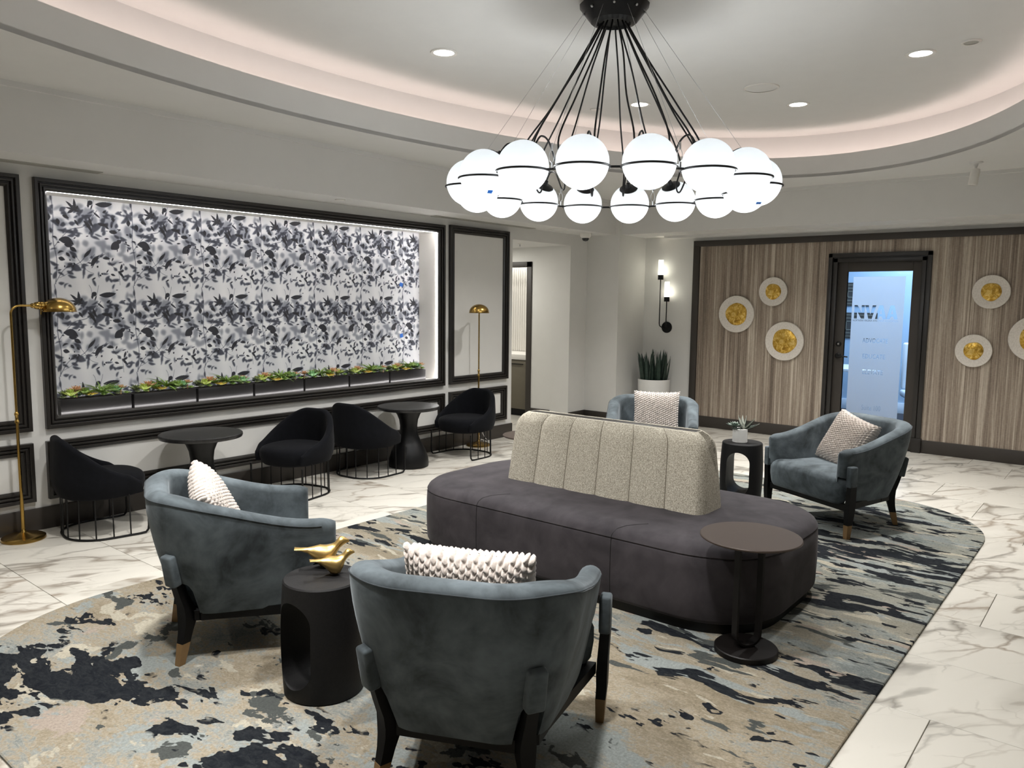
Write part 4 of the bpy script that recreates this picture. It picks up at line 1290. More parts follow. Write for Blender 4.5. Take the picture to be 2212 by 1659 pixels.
# backrest: channelled slab
def back_mesh():
    nseg = 6
    L0, L1 = -0.70, 0.70
    NY_, NZ_ = 84, 16
    rings = []
    def halfw(z):      # half thickness by height 0..1
        return 0.150 - 0.072 * z - 0.020 * max(0, (z - 0.78) / 0.22) ** 2
    z0, z1 = 0.445, 0.905
    # path over the section : front base -> up -> top -> down the back
    sec = []
    for q_ in range(NZ_ + 1):
        u = q_ / NZ_
        sec.append((u, -1))
    for q_ in range(NZ_ + 1):
        sec.append((1 - q_ / NZ_, 1))
    ys = sorted([L0 + (L1 - L0) * j / NY_ for j in range(NY_ + 1)] + [s_ * (0.70 - e_) for s_ in (-1, 1) for e_ in (0.001, 0.003, 0.007, 0.012, 0.024, 0.040)])
    for j, y in enumerate(ys):
        c_ = ((y - L0) / (L1 - L0) * nseg) % 1.0
        if y > L1 - 1e-6:
            c_ = 0
        puff = 0.017 * (1 - abs(2 * c_ - 1) ** 4) - 0.006
        if abs(y) > 0.64:
            puff = min(puff, 0.008)
        ring = []
        for (u, s_) in sec:
            yy_ = y
            # ends lean in toward the top, rounded shoulders
            lim = 0.70 - 0.035 * u - 0.065 * max(0, (u - 0.72) / 0.28) ** 2.4
            yy_ = y / 0.70 * lim
            ends = min(1.0, (0.70 - abs(y)) / 0.05)
            edge = 0.50 + 0.50 * math.sqrt(max(0, 1 - (1 - ends) ** 2))
            hw = halfw(u) * edge + puff * (1 if u < 0.9 else 0.6)
            zz = z0 + (z1 - z0) * (1 - (1 - u) ** 1.15)
            ring.append((s_ * hw, yy_, zz - RZ))
        rings.append(ring)
    return MB().rings(rings)
bk = obj('backrest', back_mesh(), 'boucle', bq, smooth=50)
obj('top_strip', MB().bbox(-0.029, 0.029, -0.588, 0.588, 0.895 - RZ, 0.9075 - RZ, 0.002), 'trim', bk)
for sx_ in (-1, 1):
    for k in range(1, 6):
        y = -0.70 + 1.4 * k / 6
        pts = []
        for q_ in range(17):
            u = q_ / 16
            lim = 0.70 - 0.035 * u - 0.065 * max(0, (u - 0.72) / 0.28) ** 2.4
            hw = 0.150 - 0.072 * u - 0.020 * max(0, (u - 0.78) / 0.22) ** 2 - 0.0048
            pts.append((sx_ * hw, y / 0.70 * lim, 0.445 + 0.46 * (1 - (1 - u) ** 1.15) - RZ))
        obj('channel_seam', MB().tube(pts, 0.0026, 5), 'seam_thread', bk)

# ------------------------------------------------------------------ upholstered shells shared by armchair and tub chair
def u_path(hw, back, front, r, n=96, e=2.0):
    """plan curve from right front round the back to left front; returns (x, y, nx, ny, arclen)"""
    pts = []
    N = 400
    # right arm (y=-hw) from front to corner, arc, back, arc, left arm
    raw = []
    for q_ in range(60):
        raw.append((front + (-back + r - front) * q_ / 60, -hw))
    for q_ in range(60):
        a_ = PI / 2 * q_ / 60
        raw.append((-back + r - r * math.sin(a_), -hw + r - r * math.cos(a_)))
    yb = hw - r
    for q_ in range(60):
        raw.append((-back, -yb + 2 * yb * q_ / 60))
    for q_ in range(60):
        a_ = PI / 2 * q_ / 60
        raw.append((-back + r - r * math.cos(a_), hw - r + r * math.sin(a_)))
    for q_ in range(61):
        raw.append((-back + r + (front + back - r) * q_ / 60, hw))
    d = [0]
    for a_, b_ in zip(raw[:-1], raw[1:]):
        d.append(d[-1] + math.dist(a_, b_))
    T = d[-1]
    out = []
    ii = 0
    for q_ in range(n + 1):
        s_ = T * q_ / n
        while ii < len(d) - 2 and d[ii + 1] < s_:
            ii += 1
        f_ = (s_ - d[ii]) / max(1e-9, d[ii + 1] - d[ii])
        out.append([raw[ii][0] + (raw[ii + 1][0] - raw[ii][0]) * f_, raw[ii][1] + (raw[ii + 1][1] - raw[ii][1]) * f_, 0, 0, s_])
    for q_ in range(n + 1):
        a_, b_ = out[max(0, q_ - 1)], out[min(n, q_ + 1)]
        tx, ty = b_[0] - a_[0], b_[1] - a_[1]
        L = math.hypot(tx, ty)
        out[q_][2], out[q_][3] = -ty / L, tx / L      # points inward? fixed below
        if out[q_][2] * (0.0 - out[q_][0]) + out[q_][3] * (0.0 - out[q_][1]) < 0 and abs(out[q_][0]) < 10:
            pass
    # outward normal: to the right of travel direction when moving clockwise seen from above
    for p in out:
        p[2], p[3] = -p[2], -p[3]
    # travel: starts at (front,-hw) going to -x: tangent (-1,0); outward must be (0,-1)
    if out[2][3] > 0:
        for p in out:
            p[2], p[3] = -p[2], -p[3]
    return out, T

def shell(path, T, ztop, zbot, inset, thick, zin, rnd, endr=0.05, rows_out=8, rows_top=9, rows_in=6):
    rings = []
    n = len(path)
    for q_, (x, y, nx, ny, s_) in enumerate(path):
        u = s_ / T
        zt, zb_, th = ztop(u), zbot(u), thick(u)
        de = min(s_, T - s_)
        k = 1.0
        if de < endr:
            k = math.sqrt(max(0.0, 1 - (1 - de / endr) ** 2)) * 0.72 + 0.28
        fwd = 0
        sec = []
        rt = th * 0.5
        rz = rnd
        # outer up
        for r_ in range(rows_out + 1):
            f_ = r_ / rows_out
            z = zb_ + (zt - rz - zb_) * f_
            sec.append((-inset(u, z), z))
        i0 = inset(u, zt - rz)
        for r_ in range(1, rows_top):
            a_ = PI * r_ / rows_top
            sec.append((-i0 - rt + rt * math.cos(a_), zt - rz + rz * math.sin(a_)))
        for r_ in range(rows_in + 1):
            f_ = r_ / rows_in
            z = zt - rz + (zin - (zt - rz)) * f_
            sec.append((-i0 - th - 0.01 * f_, z))
        ins_b = inset(u, zb_)
        sec.append((-(ins_b + min(th, 0.05)), zb_))
        mo = sum(s[0] for s in sec) / len(sec)
        cz_ = sum(s[1] for s in sec) / len(sec)
        ring = []
        for (o_, z) in sec:
            oo = mo + (o_ - mo) * k
            zz = cz_ + (z - cz_) * (1 - (1 - k) * 0.14)
            ring.append((x + nx * oo, y + ny * oo, zz))
        rings.append(ring)
    return MB().rings(rings)

def smooth01(x):
    x = max(0.0, min(1.0, x))
    return x * x * (3 - 2 * x)

# ---- blue armchairs
def make_armchair(name='armchair'):
    c = thing(name, '', 'armchair', group='blue-grey velvet armchairs around the bench')
    path, T = u_path(0.395, 0.440, 0.345, 0.27, 120)
    def ztop(u):
        d = abs(u - 0.5) * 2
        return 0.767 - 0.150 * smooth01((d - 0.28) / 0.66) - 0.012 * smooth01((d - .93) / .07)
    # arc positions of the four legs
    leg_u = []
    def nearest(px, py):
        return min(path, key=lambda p: (p[0] - px) ** 2 + (p[1] - py) ** 2)[4] / T
    uf = (nearest(0.27, -0.395), nearest(0.27, 0.395))
    ur = (nearest(-0.36, -0.31), nearest(-0.36, 0.31))
    def zbot(u):
        z = 0.221
        d = abs(u - 0.5) * 2
        # front of the arms ends above the seat block
        e = min(u, 1 - u) * T
        z = max(z, 0.221 + 0.199 * (1 - smooth01((e - 0.10) / 0.055)))
        for k in ur:
            dd = abs(u - k) * T
            z = max(z, 0.221 + 0.149 * math.sqrt(max(0, 1 - (dd / 0.088) ** 4)))
        return z
    def inset(u, z):
        d = abs(u - 0.5) * 2
        k = 0.115 - 0.045 * smooth01((d - 0.35) / 0.5)
        t_ = max(0.0, 1 - (z - 0.235) / 0.48)
        return k * t_ ** 1.5
    def thick(u):
        d = abs(u - 0.5) * 2
        return 0.10 - 0.018 * smooth01((d - 0.4) / 0.5)
    sh = obj('shell', shell(path, T, ztop, zbot, inset, thick, 0.38, 0.034), 'velvet', c, smooth=50)
    # piping along the outer top edge
    pts = []
    for (x, y, nx, ny, s_) in path[4:-4]:
        u = s_ / T
        z = ztop(u) - 0.026
        i_ = inset(u, z) - 0.001
        pts.append((x - nx * i_, y - ny * i_, z))
    obj('piping', MB().tube(pts, 0.0024, 6), 'velvet_dark', sh)
    # seat block : front bulging, under the shell
    rings = []
    for (z, ins) in [(0.225, 0.045), (0.232, 0.02), (0.255, 0.008), (0.32, 0.0), (0.375, 0.0), (0.405, 0.010), (0.422, 0.030), (0.432, 0.07), (0.440, 0.15)]:
        ring = []
        hx, hy = 0.335, 0.365
        for (x, y) in rrect(hx - ins, hy - ins, max(0.03, 0.09 - ins * 0.5), 6, 2.0):
            # narrow toward the back
            f_ = smooth01((-x) / 0.34)
            g_ = smooth01((0.27 - x) / 0.07)
            yy_ = y * (1 - 0.20 * g_) * (1 - 0.36 * f_ ** 1.3)
            ring.append((x + 0.022, yy_, z))
        rings.append(ring)
    obj('seat', MB().rings(rings), 'velvet', c, smooth=55)
    # black rail
    rl = MB()
    prof = [(0.30, -0.372), (0.30, 0.372), (-0.26, 0.25), (-0.30, 0.20), (-0.30, -0.20), (-0.26, -0.25)]
    def scaled(p, s_):
        return (p[0] * s_, p[1] * s_)
    out = prof
    inn = [(p[0] - math.copysign(0.04, p[0]), p[1] - math.copysign(0.035, p[1])) for p in prof]
    rl.rings([[(x, y, 0.188) for x, y in out], [(x, y, 0.232) for x, y in out], [(x, y, 0.232) for x, y in inn], [(x, y, 0.188) for x, y in inn], [(x, y, 0.188) for x, y in out]], cap0=False, cap1=False)
    obj('rail', rl, 'black_wood', c, smooth=30)
    def leg_sweep(stations, ang):
        rings_ = []
        ca, sa = math.cos(ang), math.sin(ang)
        for (x, y, z, hw_, hd_) in stations:
            ring = []
            for (a_, b_) in ((-1, -1), (1, -1), (1, 1), (-1, 1)):
                for (da, db) in (((0, 0.8), (0.2, 1)) if False else ((0, 0),)):
                    lx, ly = a_ * hd_, b_ * hw_
                    ring.append((x + lx * ca - ly * sa, y + lx * sa + ly * ca, z))
            rings_.append(ring)
        return MB().rings(rings_)
    for sgn in (-1, 1):
        # front leg
        st_ = [(0.294, sgn * 0.394, 0.095, 0.019, 0.021), (0.292, sgn * 0.398, 0.15, 0.020, 0.025), (0.290, sgn * 0.398, 0.20, 0.021, 0.029), (0.287, sgn * 0.400, 0.26, 0.020, 0.028), (0.290, sgn * 0.408, 0.40, 0.018, 0.026)]
        lg = obj('leg', leg_sweep(st_, 0), 'black_wood', c, smooth=None)
        obj('leg_tip', leg_sweep([(0.296, sgn * 0.392, 0.0, 0.0155, 0.0165), (0.294, sgn * 0.394, 0.097, 0.0195, 0.0215)], 0), 'gold_tip', lg, smooth=None)
        m_ = MB().bbox(-0.033, 0.033, -0.022, 0.022, 0.362, 0.508, 0.010, 3, Matrix.Translation((0.290, sgn * 0.404, 0)))
        obj('leg_cap', m_, 'velvet', lg)
        # rear leg, sabre shaped, outside the shell at the rounded corner
        ang = math.atan2(sgn * 0.75, -1.0)
        ca, sa = math.cos(ang), math.sin(ang)
        def at_(d_, z, hw_, hd_):
            return (-0.270 + ca * d_, sgn * 0.215 + sa * d_, z, hw_, hd_)
        st_ = [at_(0.048, 0.092, 0.018, 0.021), at_(0.036, 0.14, 0.021, 0.023), at_(0.026, 0.185, 0.026, 0.028), at_(0.024, 0.22, 0.028, 0.030), at_(0.032, 0.26, 0.024, 0.026), at_(0.052, 0.31, 0.021, 0.022), at_(0.074, 0.38, 0.020, 0.020)]
        lg = obj('leg', leg_sweep(st_, ang), 'black_wood', c, smooth=30)
        obj('leg_tip', leg_sweep([at_(0.070, 0.0, 0.014, 0.016), at_(0.048, 0.094, 0.0185, 0.0215)], ang), 'gold_tip', lg, smooth=None)
        R_ = Matrix.Translation((-0.270 + ca * 0.088, sgn * 0.215 + sa * 0.088, 0.37)) @ Matrix.Rotation(ang, 4, 'Z') @ Matrix.Rotation(0.16, 4, 'Y')
        m_ = MB().bbox(-0.022, 0.022, -0.032, 0.032, -0.005, 0.138, 0.010, 3, R_)
        obj('leg_cap', m_, 'velvet', lg)
        # bracket where leg meets the rail
        br = MB().prism([(-0.265, sgn * 0.215), (-0.235, sgn * 0.265), (-0.15, sgn * 0.277), (-0.15, sgn * 0.245)], 0.190, 0.226)
        obj('corner_block', br, 'black_wood', c, smooth=None)
    return c

ac = make_armchair()
place(ac, (1.991, 3.264, RZ), -0.443, 'velvet armchair at left, side view, with a knit pillow leaning in it', True)
place(ac, (1.972, 1.745, RZ), 0.439, 'velvet armchair nearest the camera, seen from behind', False)
place(ac, (5.918, 1.703, RZ), 2.666, 'velvet armchair at right facing the bench, seat fully visible', False)
place(ac, (5.918, 3.27, RZ), -2.666, 'velvet armchair half hidden behind the bench backrest', False)

# ---- knit pillows
def pillow_mesh(sz=0.405, th=0.15, N=180, seed=1):
    v, f = [], []
    rng = random.Random(seed)
    for side in (1, -1):
        o_ = len(v)
        for j in range(N + 1):
            for i_ in range(N + 1):
                a_, b_ = i_ / N * 2 - 1, j / N * 2 - 1
                # pinched square outline
                px = a_ * (1 - 0.06 * (1 - b_ * b_)) * sz / 2
                py = b_ * (1 - 0.06 * (1 - a_ * a_)) * sz / 2
                h = ((1 - a_ ** 4) * (1 - b_ ** 4)) ** 0.45 * th / 2
                # braided stitches, diagonal basket of puffs
                K = 22
                row = (b_ * 0.5 + 0.5) * K
                cc = (a_ * 0.5 + 0.5) * K * 0.9 + (0.5 if int(row) % 2 else 0)
                su = abs(math.sin(PI * cc)); sv = abs(math.sin(PI * row))
                bump = (su * sv) ** 0.75
                edge = min(1.0, (1 - max(abs(a_), abs(b_))) / 0.05)
                nz = mnoise.noise(Vector((a_ * 30, b_ * 30, seed + side)))
                hh = (h + 0.0155 * bump + 0.004 * nz - 0.007) if edge > 0 else 0
                jx = 0.004 * math.sin(row * PI * 2) + 0.002 * nz
                k_ = 1 + (0.008 * bump + 0.002 * nz) * (1 - edge) / (sz / 2)
                v.append((px * k_ + jx * edge, py * k_, side * (hh if edge > 0 else 0.0)))
        for j in range(N):
            for i_ in range(N):
                q_ = o_ + j * (N + 1) + i_
                fc = (q_, q_ + 1, q_ + N + 2, q_ + N + 1)
                f.append(fc if side > 0 else fc[::-1])
    return MB().add(v, f)
pme = pillow_mesh().mesh('pillow', 80)
pme.materials.append(M['knit'])
def pillow(loc, rot, label, s=1.0):
    o_ = bpy.data.objects.new('knit_pillow', pme)
    COL.objects.link(o_)
    o_.matrix_world = Matrix.Translation(loc) @ rot @ Matrix.Scale(s, 4)
    return tag(o_, label, 'pillow', 'chunky white knit pillows on the armchairs')
def prot(yaw, lean, roll=0.0):
    # pillow plane faces +x of the chair (yaw), leans back, rolled about its own normal
    return Matrix.Rotation(yaw, 4, 'Z') @ Matrix.Rotation(PI / 2 - lean, 4, 'Y') @ Matrix.Rotation(roll, 4, 'Z')
def chair_pt(cx_, cy_, yaw, lx, ly, lz):
    return (cx_ + math.cos(yaw) * lx - math.sin(yaw) * ly, cy_ + math.sin(yaw) * lx + math.cos(yaw) * ly, lz + RZ)
pillow(chair_pt(1.991, 3.264, -0.443, -0.13, 0.05, 0.588), prot(-0.443 - 0.10, 0.44, 0.25), 'cream knit pillow in the left armchair beside the drum table')
pillow(chair_pt(1.972, 1.745, 0.439, -0.20, -0.03, 0.605), prot(0.439, 0.25), 'cream knit pillow whose top edge shows over the nearest armchair back', 1.08)
pillow(chair_pt(5.918, 1.703, 2.666, -0.07, 0.01, 0.590), prot(2.666 - 0.05, 0.42, -0.22), 'cream knit pillow tilted in the right armchair')
pillow(chair_pt(5.918, 3.27, -2.666, -0.13, 0.03, 0.625), prot(-2.666, 0.28), 'cream knit pillow upright in the armchair behind the bench')

# ------------------------------------------------------------------ tub chairs
def make_tub():
    c = thing('tub_chair', '', 'chair', group='black tub chairs by the panelled wall')
    path, T = u_path(0.315, 0.285, 0.215, 0.275, 96)
    for p in path:
        if p[0] > -0.02:
            k_ = smooth01((p[0] + 0.02) / 0.30)
            p[1] *= 1 - 0.13 * k_
    def ztop(u):
        d = abs(u - 0.5) * 2
        return 0.685 - 0.270 * smooth01((d - 0.12) / 0.84) - 0.045 * smooth01((d - 0.86) / 0.14)
    def zbot(u):
        return 0.285
    def inset(u, z):
        t_ = max(0.0, 1 - (z - 0.285) / 0.12)
        t2 = max(0, (z - 0.45) / 0.24)
        return 0.03 * t_ ** 2 + 0.012 * t2
    def thick(u):
        return 0.052
    sh = obj('shell', shell(path, T, ztop, zbot, inset, thick, 0.33, 0.024, endr=0.11), 'black_fabric', c, smooth=50)
    rings = []
    for (z, ins) in [(0.262, 0.07), (0.268, 0.03), (0.285, 0.012), (0.33, 0.0), (0.375, 0.0), (0.398, 0.014), (0.410, 0.04), (0.418, 0.10)]:
        ring = []
        for q_ in range(48):
            a_ = 2 * PI * q_ / 48
            c_, s_ = math.cos(a_), math.sin(a_)
            e_ = 2 / 2.4
            ring.append((0.012 + (0.268 - ins) * math.copysign(abs(c_) ** e_, c_), (0.268 - ins) * math.copysign(abs(s_) ** e_, s_), z))
        rings.append(ring)
    obj('seat', MB().rings(rings), 'black_fabric', c, smooth=55)
    # U shaped rod base
    pth, T2 = u_path(0.275, 0.235, 0.225, 0.23, 48)
    pts = [(0.235, -0.275, 0.268), (0.235, -0.275, 0.06), (0.231, -0.275, 0.03), (0.215, -0.275, 0.012)]
    pts += [(p[0], p[1], 0.008) for p in pth if p[4] > 0.03 and p[4] < T2 - 0.03]
    pts += [(0.215, 0.275, 0.012), (0.231, 0.275, 0.03), (0.235, 0.275, 0.06), (0.235, 0.275, 0.268)]
    bs_ = obj('base_frame', MB().tube(pts, 0.0078, 8), 'black', c)
    for q_ in range(1, 12):
        s_ = T2 * q_ / 12
        p = min(pth, key=lambda a_: abs(a_[4] - s_))
        obj('rod', MB().tube([(p[0], p[1], 0.008), (p[0] * 0.985, p[1] * 0.985, 0.29)], 0.0048, 6), 'black', c)
    return c
tb = make_tub()
place(tb, (2.24, 5.525, 0.0), -0.17, 'black tub chair leftmost, beside the brass floor lamp', True)
place(tb, (3.77, 5.42, 0.0), PI + 0.22, 'black tub chair facing the first cafe table, seat showing', False)
place(tb, (4.625, 5.555, 0.0), 0.08, 'black tub chair seen from behind, left of the second cafe table', False)
place(tb, (5.90, 5.46, 0.0), PI + 0.02, 'black tub chair furthest right, in front of the slim brass lamp', False)

# ------------------------------------------------------------------ cafe tables
def make_cafe():
    c = thing('cafe_table', '', 'table', group='round black pedestal cafe tables')
    prof = [(0.150, 0.0), (0.192, 0.004), (0.195, 0.03), (0.190, 0.08), (0.165, 0.16), (0.128, 0.23), (0.100, 0.29), (0.086, 0.35), (0.084, 0.40), (0.092, 0.46), (0.112, 0.51), (0.135, 0.545), (0.140, 0.560)]
    obj('pedestal', MB().lathe(prof, 48), 'black', c, smooth=50)
    obj('top', MB().lathe([(0.27, 0.560), (0.297, 0.566), (0.302, 0.580), (0.300, 0.592), (0.294, 0.596)], 64), 'cafe_top', c, smooth=30)
    return c
cf = make_cafe()
place(cf, (5.12, 5.50, 0), 0.2, 'round black cafe table standing between two tub chairs, nearer the slim brass lamp', True)
place(cf, (2.98, 5.50, 0), 0.9, 'round black cafe table behind the left velvet armchair', False)

# ------------------------------------------------------------------ drum side tables with an oval slot
def make_drum():
    c = thing('drum_table', '', 'side table', group='black drum side tables with oval cut-outs')
    H, N, MZ = 0.475, 96, 34
    def rad(z):
        return 0.160 + 0.010 * math.sin(PI * min(1, z / H)) + 0.003 * (1 - z / H)
    # slot: opening for angle phi around 0 and pi ; implicit rounded slot in (y,z)
    def in_slot(y, z):
        hw, zc, hz = 0.088, 0.235, 0.175
        yy_ = abs(y)
        zz = abs(z - zc) - (hz - hw)
        d = math.hypot(yy_, max(0, zz))
        return d - hw
    t_ = 0.0
    bm = bmesh.new()
    vg = {}
    # build solid as outer skin with slot wall: boolean with bmesh is avoided, use modifier boolean
    bm.free()
    m1 = MB().lathe([(rad(0) - .006, 0), (rad(0), 0.005)] + [(rad(z), z) for z in [H * k / 12 for k in range(1, 12)]] + [(rad(H) + 0.0, H - 0.006), (rad(H) - 0.005, H)], 72).mesh('drum')
    body = bpy.data.objects.new('body', m1)
    COL.objects.link(body)
    pl_ = []
    hw, zc, hz = 0.092, 0.232, 0.178
    for k in range(24):
        a_ = PI * k / 23
        pl_.append((hw * math.cos(a_), zc + hz - hw + hw * math.sin(a_)))
    for k in range(24):
        a_ = PI + PI * k / 23
        pl_.append((hw * math.cos(a_), zc - hz + hw + hw * math.sin(a_)))
    cut = MB().rings([[(-0.4, y, z) for y, z in pl_], [(0.4, y, z) for y, z in pl_]])
    cm_ = cut.mesh('cut', None)
    co_ = bpy.data.objects.new('cut', cm_)
    COL.objects.link(co_)
    md = body.modifiers.new('b', 'BOOLEAN')
    md.operation = 'DIFFERENCE'; md.object = co_; md.solver = 'EXACT'
    bpy.context.view_layer.update()
    dg = bpy.context.evaluated_depsgraph_get()
    res = bpy.data.meshes.new_from_object(body.evaluated_get(dg))
    bpy.data.objects.remove(body); bpy.data.objects.remove(co_)
    res.name = 'drum_body'
    res.materials.clear(); res.materials.append(M['drum'])
    res.polygons.foreach_set('use_smooth', [True] * len(res.polygons))
    res.set_sharp_from_angle(angle=math.radians(32))
    obj('body', res, None, c)
    return c
dr = make_drum()
place(dr, (1.88, 2.535, RZ), math.radians(183), 'black drum table with two gold birds between the armchairs', True)
place(dr, (6.05, 2.50, RZ), math.radians(191), 'black drum table with a small potted succulent on it', False)

# ------------------------------------------------------------------ slim pedestal tables by the bench
def make_pedestal():
    c = thing('pedestal_table', '', 'side table', group='slim bronze pedestal tables beside the bench')
    obj('top', MB().lathe([(0.222, 0.543), (0.226, 0.546), (0.226, 0.551), (0.223, 0.554)], 64), 'bronze', c, smooth=30)
    obj('base', MB().lathe([(0.140, 0), (0.143, 0.003), (0.143, 0.024), (0.139, 0.028)], 56), 'dark_bronze', c, smooth=30)
    # flat bar bent in a long U loop
    pts = [(0, -0.060, 0.543), (0, -0.060, 0.10)]
    for k in range(1, 12):
        a_ = PI * k / 12
        pts.append((0, -0.060 * math.cos(a_), 0.085 - 0.050 * math.sin(a_)))
    pts += [(0, 0.060, 0.10), (0, 0.060, 0.543)]
    rings = []
    n = len(pts)
    for k, p in enumerate(pts):
        a_, b_ = Vector(pts[max(0, k - 1)]), Vector(pts[min(n - 1, k + 1)])
        tg = (b_ - a_).normalized()
        nr = Vector((1, 0, 0)).cross(tg)
        P = Vector(p)
        rings.append([tuple(P + Vector((1, 0, 0)) * sx_ * 0.023 + nr * sn * 0.005) for sx_, sn in ((-1, -1), (1, -1), (1, 1), (-1, 1))])
    obj('stem_loop', MB().rings(rings), 'dark_bronze', c, smooth=30)
    return c
pt = make_pedestal()
place(pt, (3.35, 1.325, RZ), math.atan2(1.33, 3.37) + 0.55, 'slim bronze pedestal table at the near corner of the bench', True)
place(pt, (4.77, 3.66 + 0.05, RZ), 0.7, 'slim bronze pedestal table mostly hidden behind the left end of the bench', False)

# ------------------------------------------------------------------ floor lamps
def make_lamp(zk=1.53):
    c = thing('floor_lamp', '', 'floor lamp', group='brass pharmacy floor lamps by the panelled wall')
    obj('base', MB().lathe([(0.128, 0), (0.132, 0.006), (0.130, 0.020), (0.120, 0.026), (0.10, 0.030), (0.05, 0.036), (0.02, 0.05), (0.012, 0.07)], 48), 'brass', c)
    pts = [(0, 0, 0.04), (0, 0, 0.8), (0, 0, zk - 0.055)]
    for k in range(1, 8):
        a_ = PI / 2 * k / 7
        pts.append((0.055 * (1 - math.cos(a_)), 0, zk - 0.055 + 0.055 * math.sin(a_)))
    pts += [(0.13, 0, zk)]
    obj('pole', MB().tube(pts, 0.0075, 12), 'brass', c)
    obj('lower_sleeve', MB().lathe([(0.010, 0.04), (0.0125, 0.06), (0.0115, 0.27), (0.0095, 0.30), (0.0095, 0.78), (0.0135, 0.785), (0.0135, 0.80), (0.010, 0.805), (0.010, 0.835), (0.0135, 0.84), (0.0135, 0.85), (0.008, 0.86)], 16), 'brass', c)
    kn = Matrix.Translation((0.12, 0, zk)) @ Matrix.Rotation(PI / 2, 4, 'Y')
    obj('knuckle', MB().lathe([(0.008, 0), (0.016, 0.010), (0.016, 0.022), (0.022, 0.03), (0.026, 0.045), (0.026, 0.055), (0.020, 0.058), (0.026, 0.062), (0.026, 0.078), (0.020, 0.082), (0.026, 0.086), (0.028, 0.105)], 24, kn), 'brass', c)
    obj('pull_switch', MB().tube([(0.185, 0, zk - 0.02), (0.185, 0, zk - 0.06)], 0.0035, 8), 'brass', c)
    # half dome shade, open below
    sp_ = [(0.0001, 0.078)] + [(0.105 * math.sin(a_), 0.085 * math.cos(a_) - 0.007) for a_ in [PI / 2 * k / 14 for k in range(1, 15)]]
    sp_ += [(0.108, -0.010), (0.108, -0.016), (0.104, -0.016)] + [(0.101 * math.sin(a_), 0.081 * math.cos(a_) - 0.008) for a_ in [PI / 2 * k / 14 for k in range(13, 0, -1)]] + [(0.0001, 0.074)]
    obj('lamp_shade', MB().lathe(sp_, 48, Matrix.Translation((0.30, 0, zk - 0.025)), cap=False), 'brass', c)
    return c
lp = make_lamp(1.555)
lp_r = make_lamp(1.53)
place(lp, (1.812, 5.695, 0), 0.10, 'brass pharmacy floor lamp at far left, shade turned right', True)
place(lp_r, (6.37, 5.705, 0), math.atan2(-5.705, -6.37), 'brass pharmacy floor lamp seen head-on behind the furthest tub chair', True)
cd = [(6.45, 5.78, 0.004), (6.52, 5.80, 0.02), (6.50, 5.81, 0.10), (6.46, 5.80, 0.13), (6.47, 5.80, 0.06), (6.55, 5.80, 0.03), (6.62, 5.79, 0.006), (6.70, 5.78, 0.004), (6.62, 5.75, 0.004), (6.58, 5.79, 0.05), (6.56, 5.82, 0.12), (6.55, 5.83, 0.16)]
obj_ = obj('power_cord', MB().tube(cd, 0.0035, 6), 'white')
tag(obj_, 'white coiled power cord at the foot of the slim brass lamp', 'cord')

# ------------------------------------------------------------------ gold birds
def bird_mesh(s=1.0):
    # body axis +x is the head end ; stations (x, z centre, half width, half height)
    st_ = [(-0.108, 0.076, 0.020, 0.004), (-0.085, 0.073, 0.014, 0.006), (-0.060, 0.068, 0.014, 0.011), (-0.038, 0.058, 0.026, 0.024), (-0.015, 0.047, 0.038, 0.040), (0.008, 0.042, 0.042, 0.042),
           (0.026, 0.047, 0.038, 0.040), (0.040, 0.062, 0.027, 0.031), (0.048, 0.078, 0.021, 0.024), (0.058, 0.092, 0.021, 0.022), (0.070, 0.098, 0.017, 0.017), (0.082, 0.098, 0.010, 0.010), (0.094, 0.096, 0.003, 0.004)]
    rings = []
    for (x, z, w_, h_) in st_:
        rings.append([(x * s, w_ * math.cos(2 * PI * k / 20) * s, max(0.0, (z + h_ * math.sin(2 * PI * k / 20))) * s) for k in range(20)])
    return MB().rings(rings)
DZ = 0.475 + RZ
for (x, y, rz, s, lab) in ((1.955, 2.625, math.radians(-38), 1.12, 'larger gold bird figurine, tail over the back of the drum table'), (1.925, 2.520, math.radians(-30), 0.90, 'smaller gold bird figurine in front of its mate on the drum table')):
    b = obj('bird_figurine', bird_mesh(s), 'gold_bird', smooth=60)
    b.location = (x, y, DZ); b.rotation_euler = (0, 0, rz)
    tag(b, lab, 'figurine', 'gold birds on the drum table')

# ------------------------------------------------------------------ plants
def leafmat(name, c0, c1, edge=None):
    t = NT(name)
    uvn = t.n('ShaderNodeUVMap').outputs[0] if False else t.coord()
    n = t.noise(uvn, 30, 3, 0.6)
    t.l(t.ramp(n, [(0.3, c0), (0.7, c1)]), t.b.inputs['Base Color'])
    t.set(Roughness=0.5)
    return t.m
M['snake'] = leafmat('snake_leaf', srgb(28, 44, 38), srgb(52, 72, 60))
M['green'] = leafmat('green_leaf', srgb(92, 128, 56), srgb(160, 188, 96))
M['lime'] = leafmat('lime_leaf', srgb(150, 176, 70), srgb(196, 208, 110))
M['mint'] = leafmat('mint_leaf', srgb(106, 160, 104), srgb(156, 200, 146))
M['dull'] = leafmat('dull_leaf', srgb(92, 108, 72), srgb(140, 148, 108))
M['yellow'] = leafmat('yellow_leaf', srgb(176, 152, 44), srgb(214, 190, 88))
M['pink'] = leafmat('pink_leaf', srgb(196, 148, 108), srgb(226, 186, 150))
M['sage'] = leafmat('sage_leaf', srgb(78, 92, 84), srgb(128, 142, 130))
M['leaf_white'] = leafmat('leaf_white', srgb(205, 208, 196), srgb(228, 230, 220))

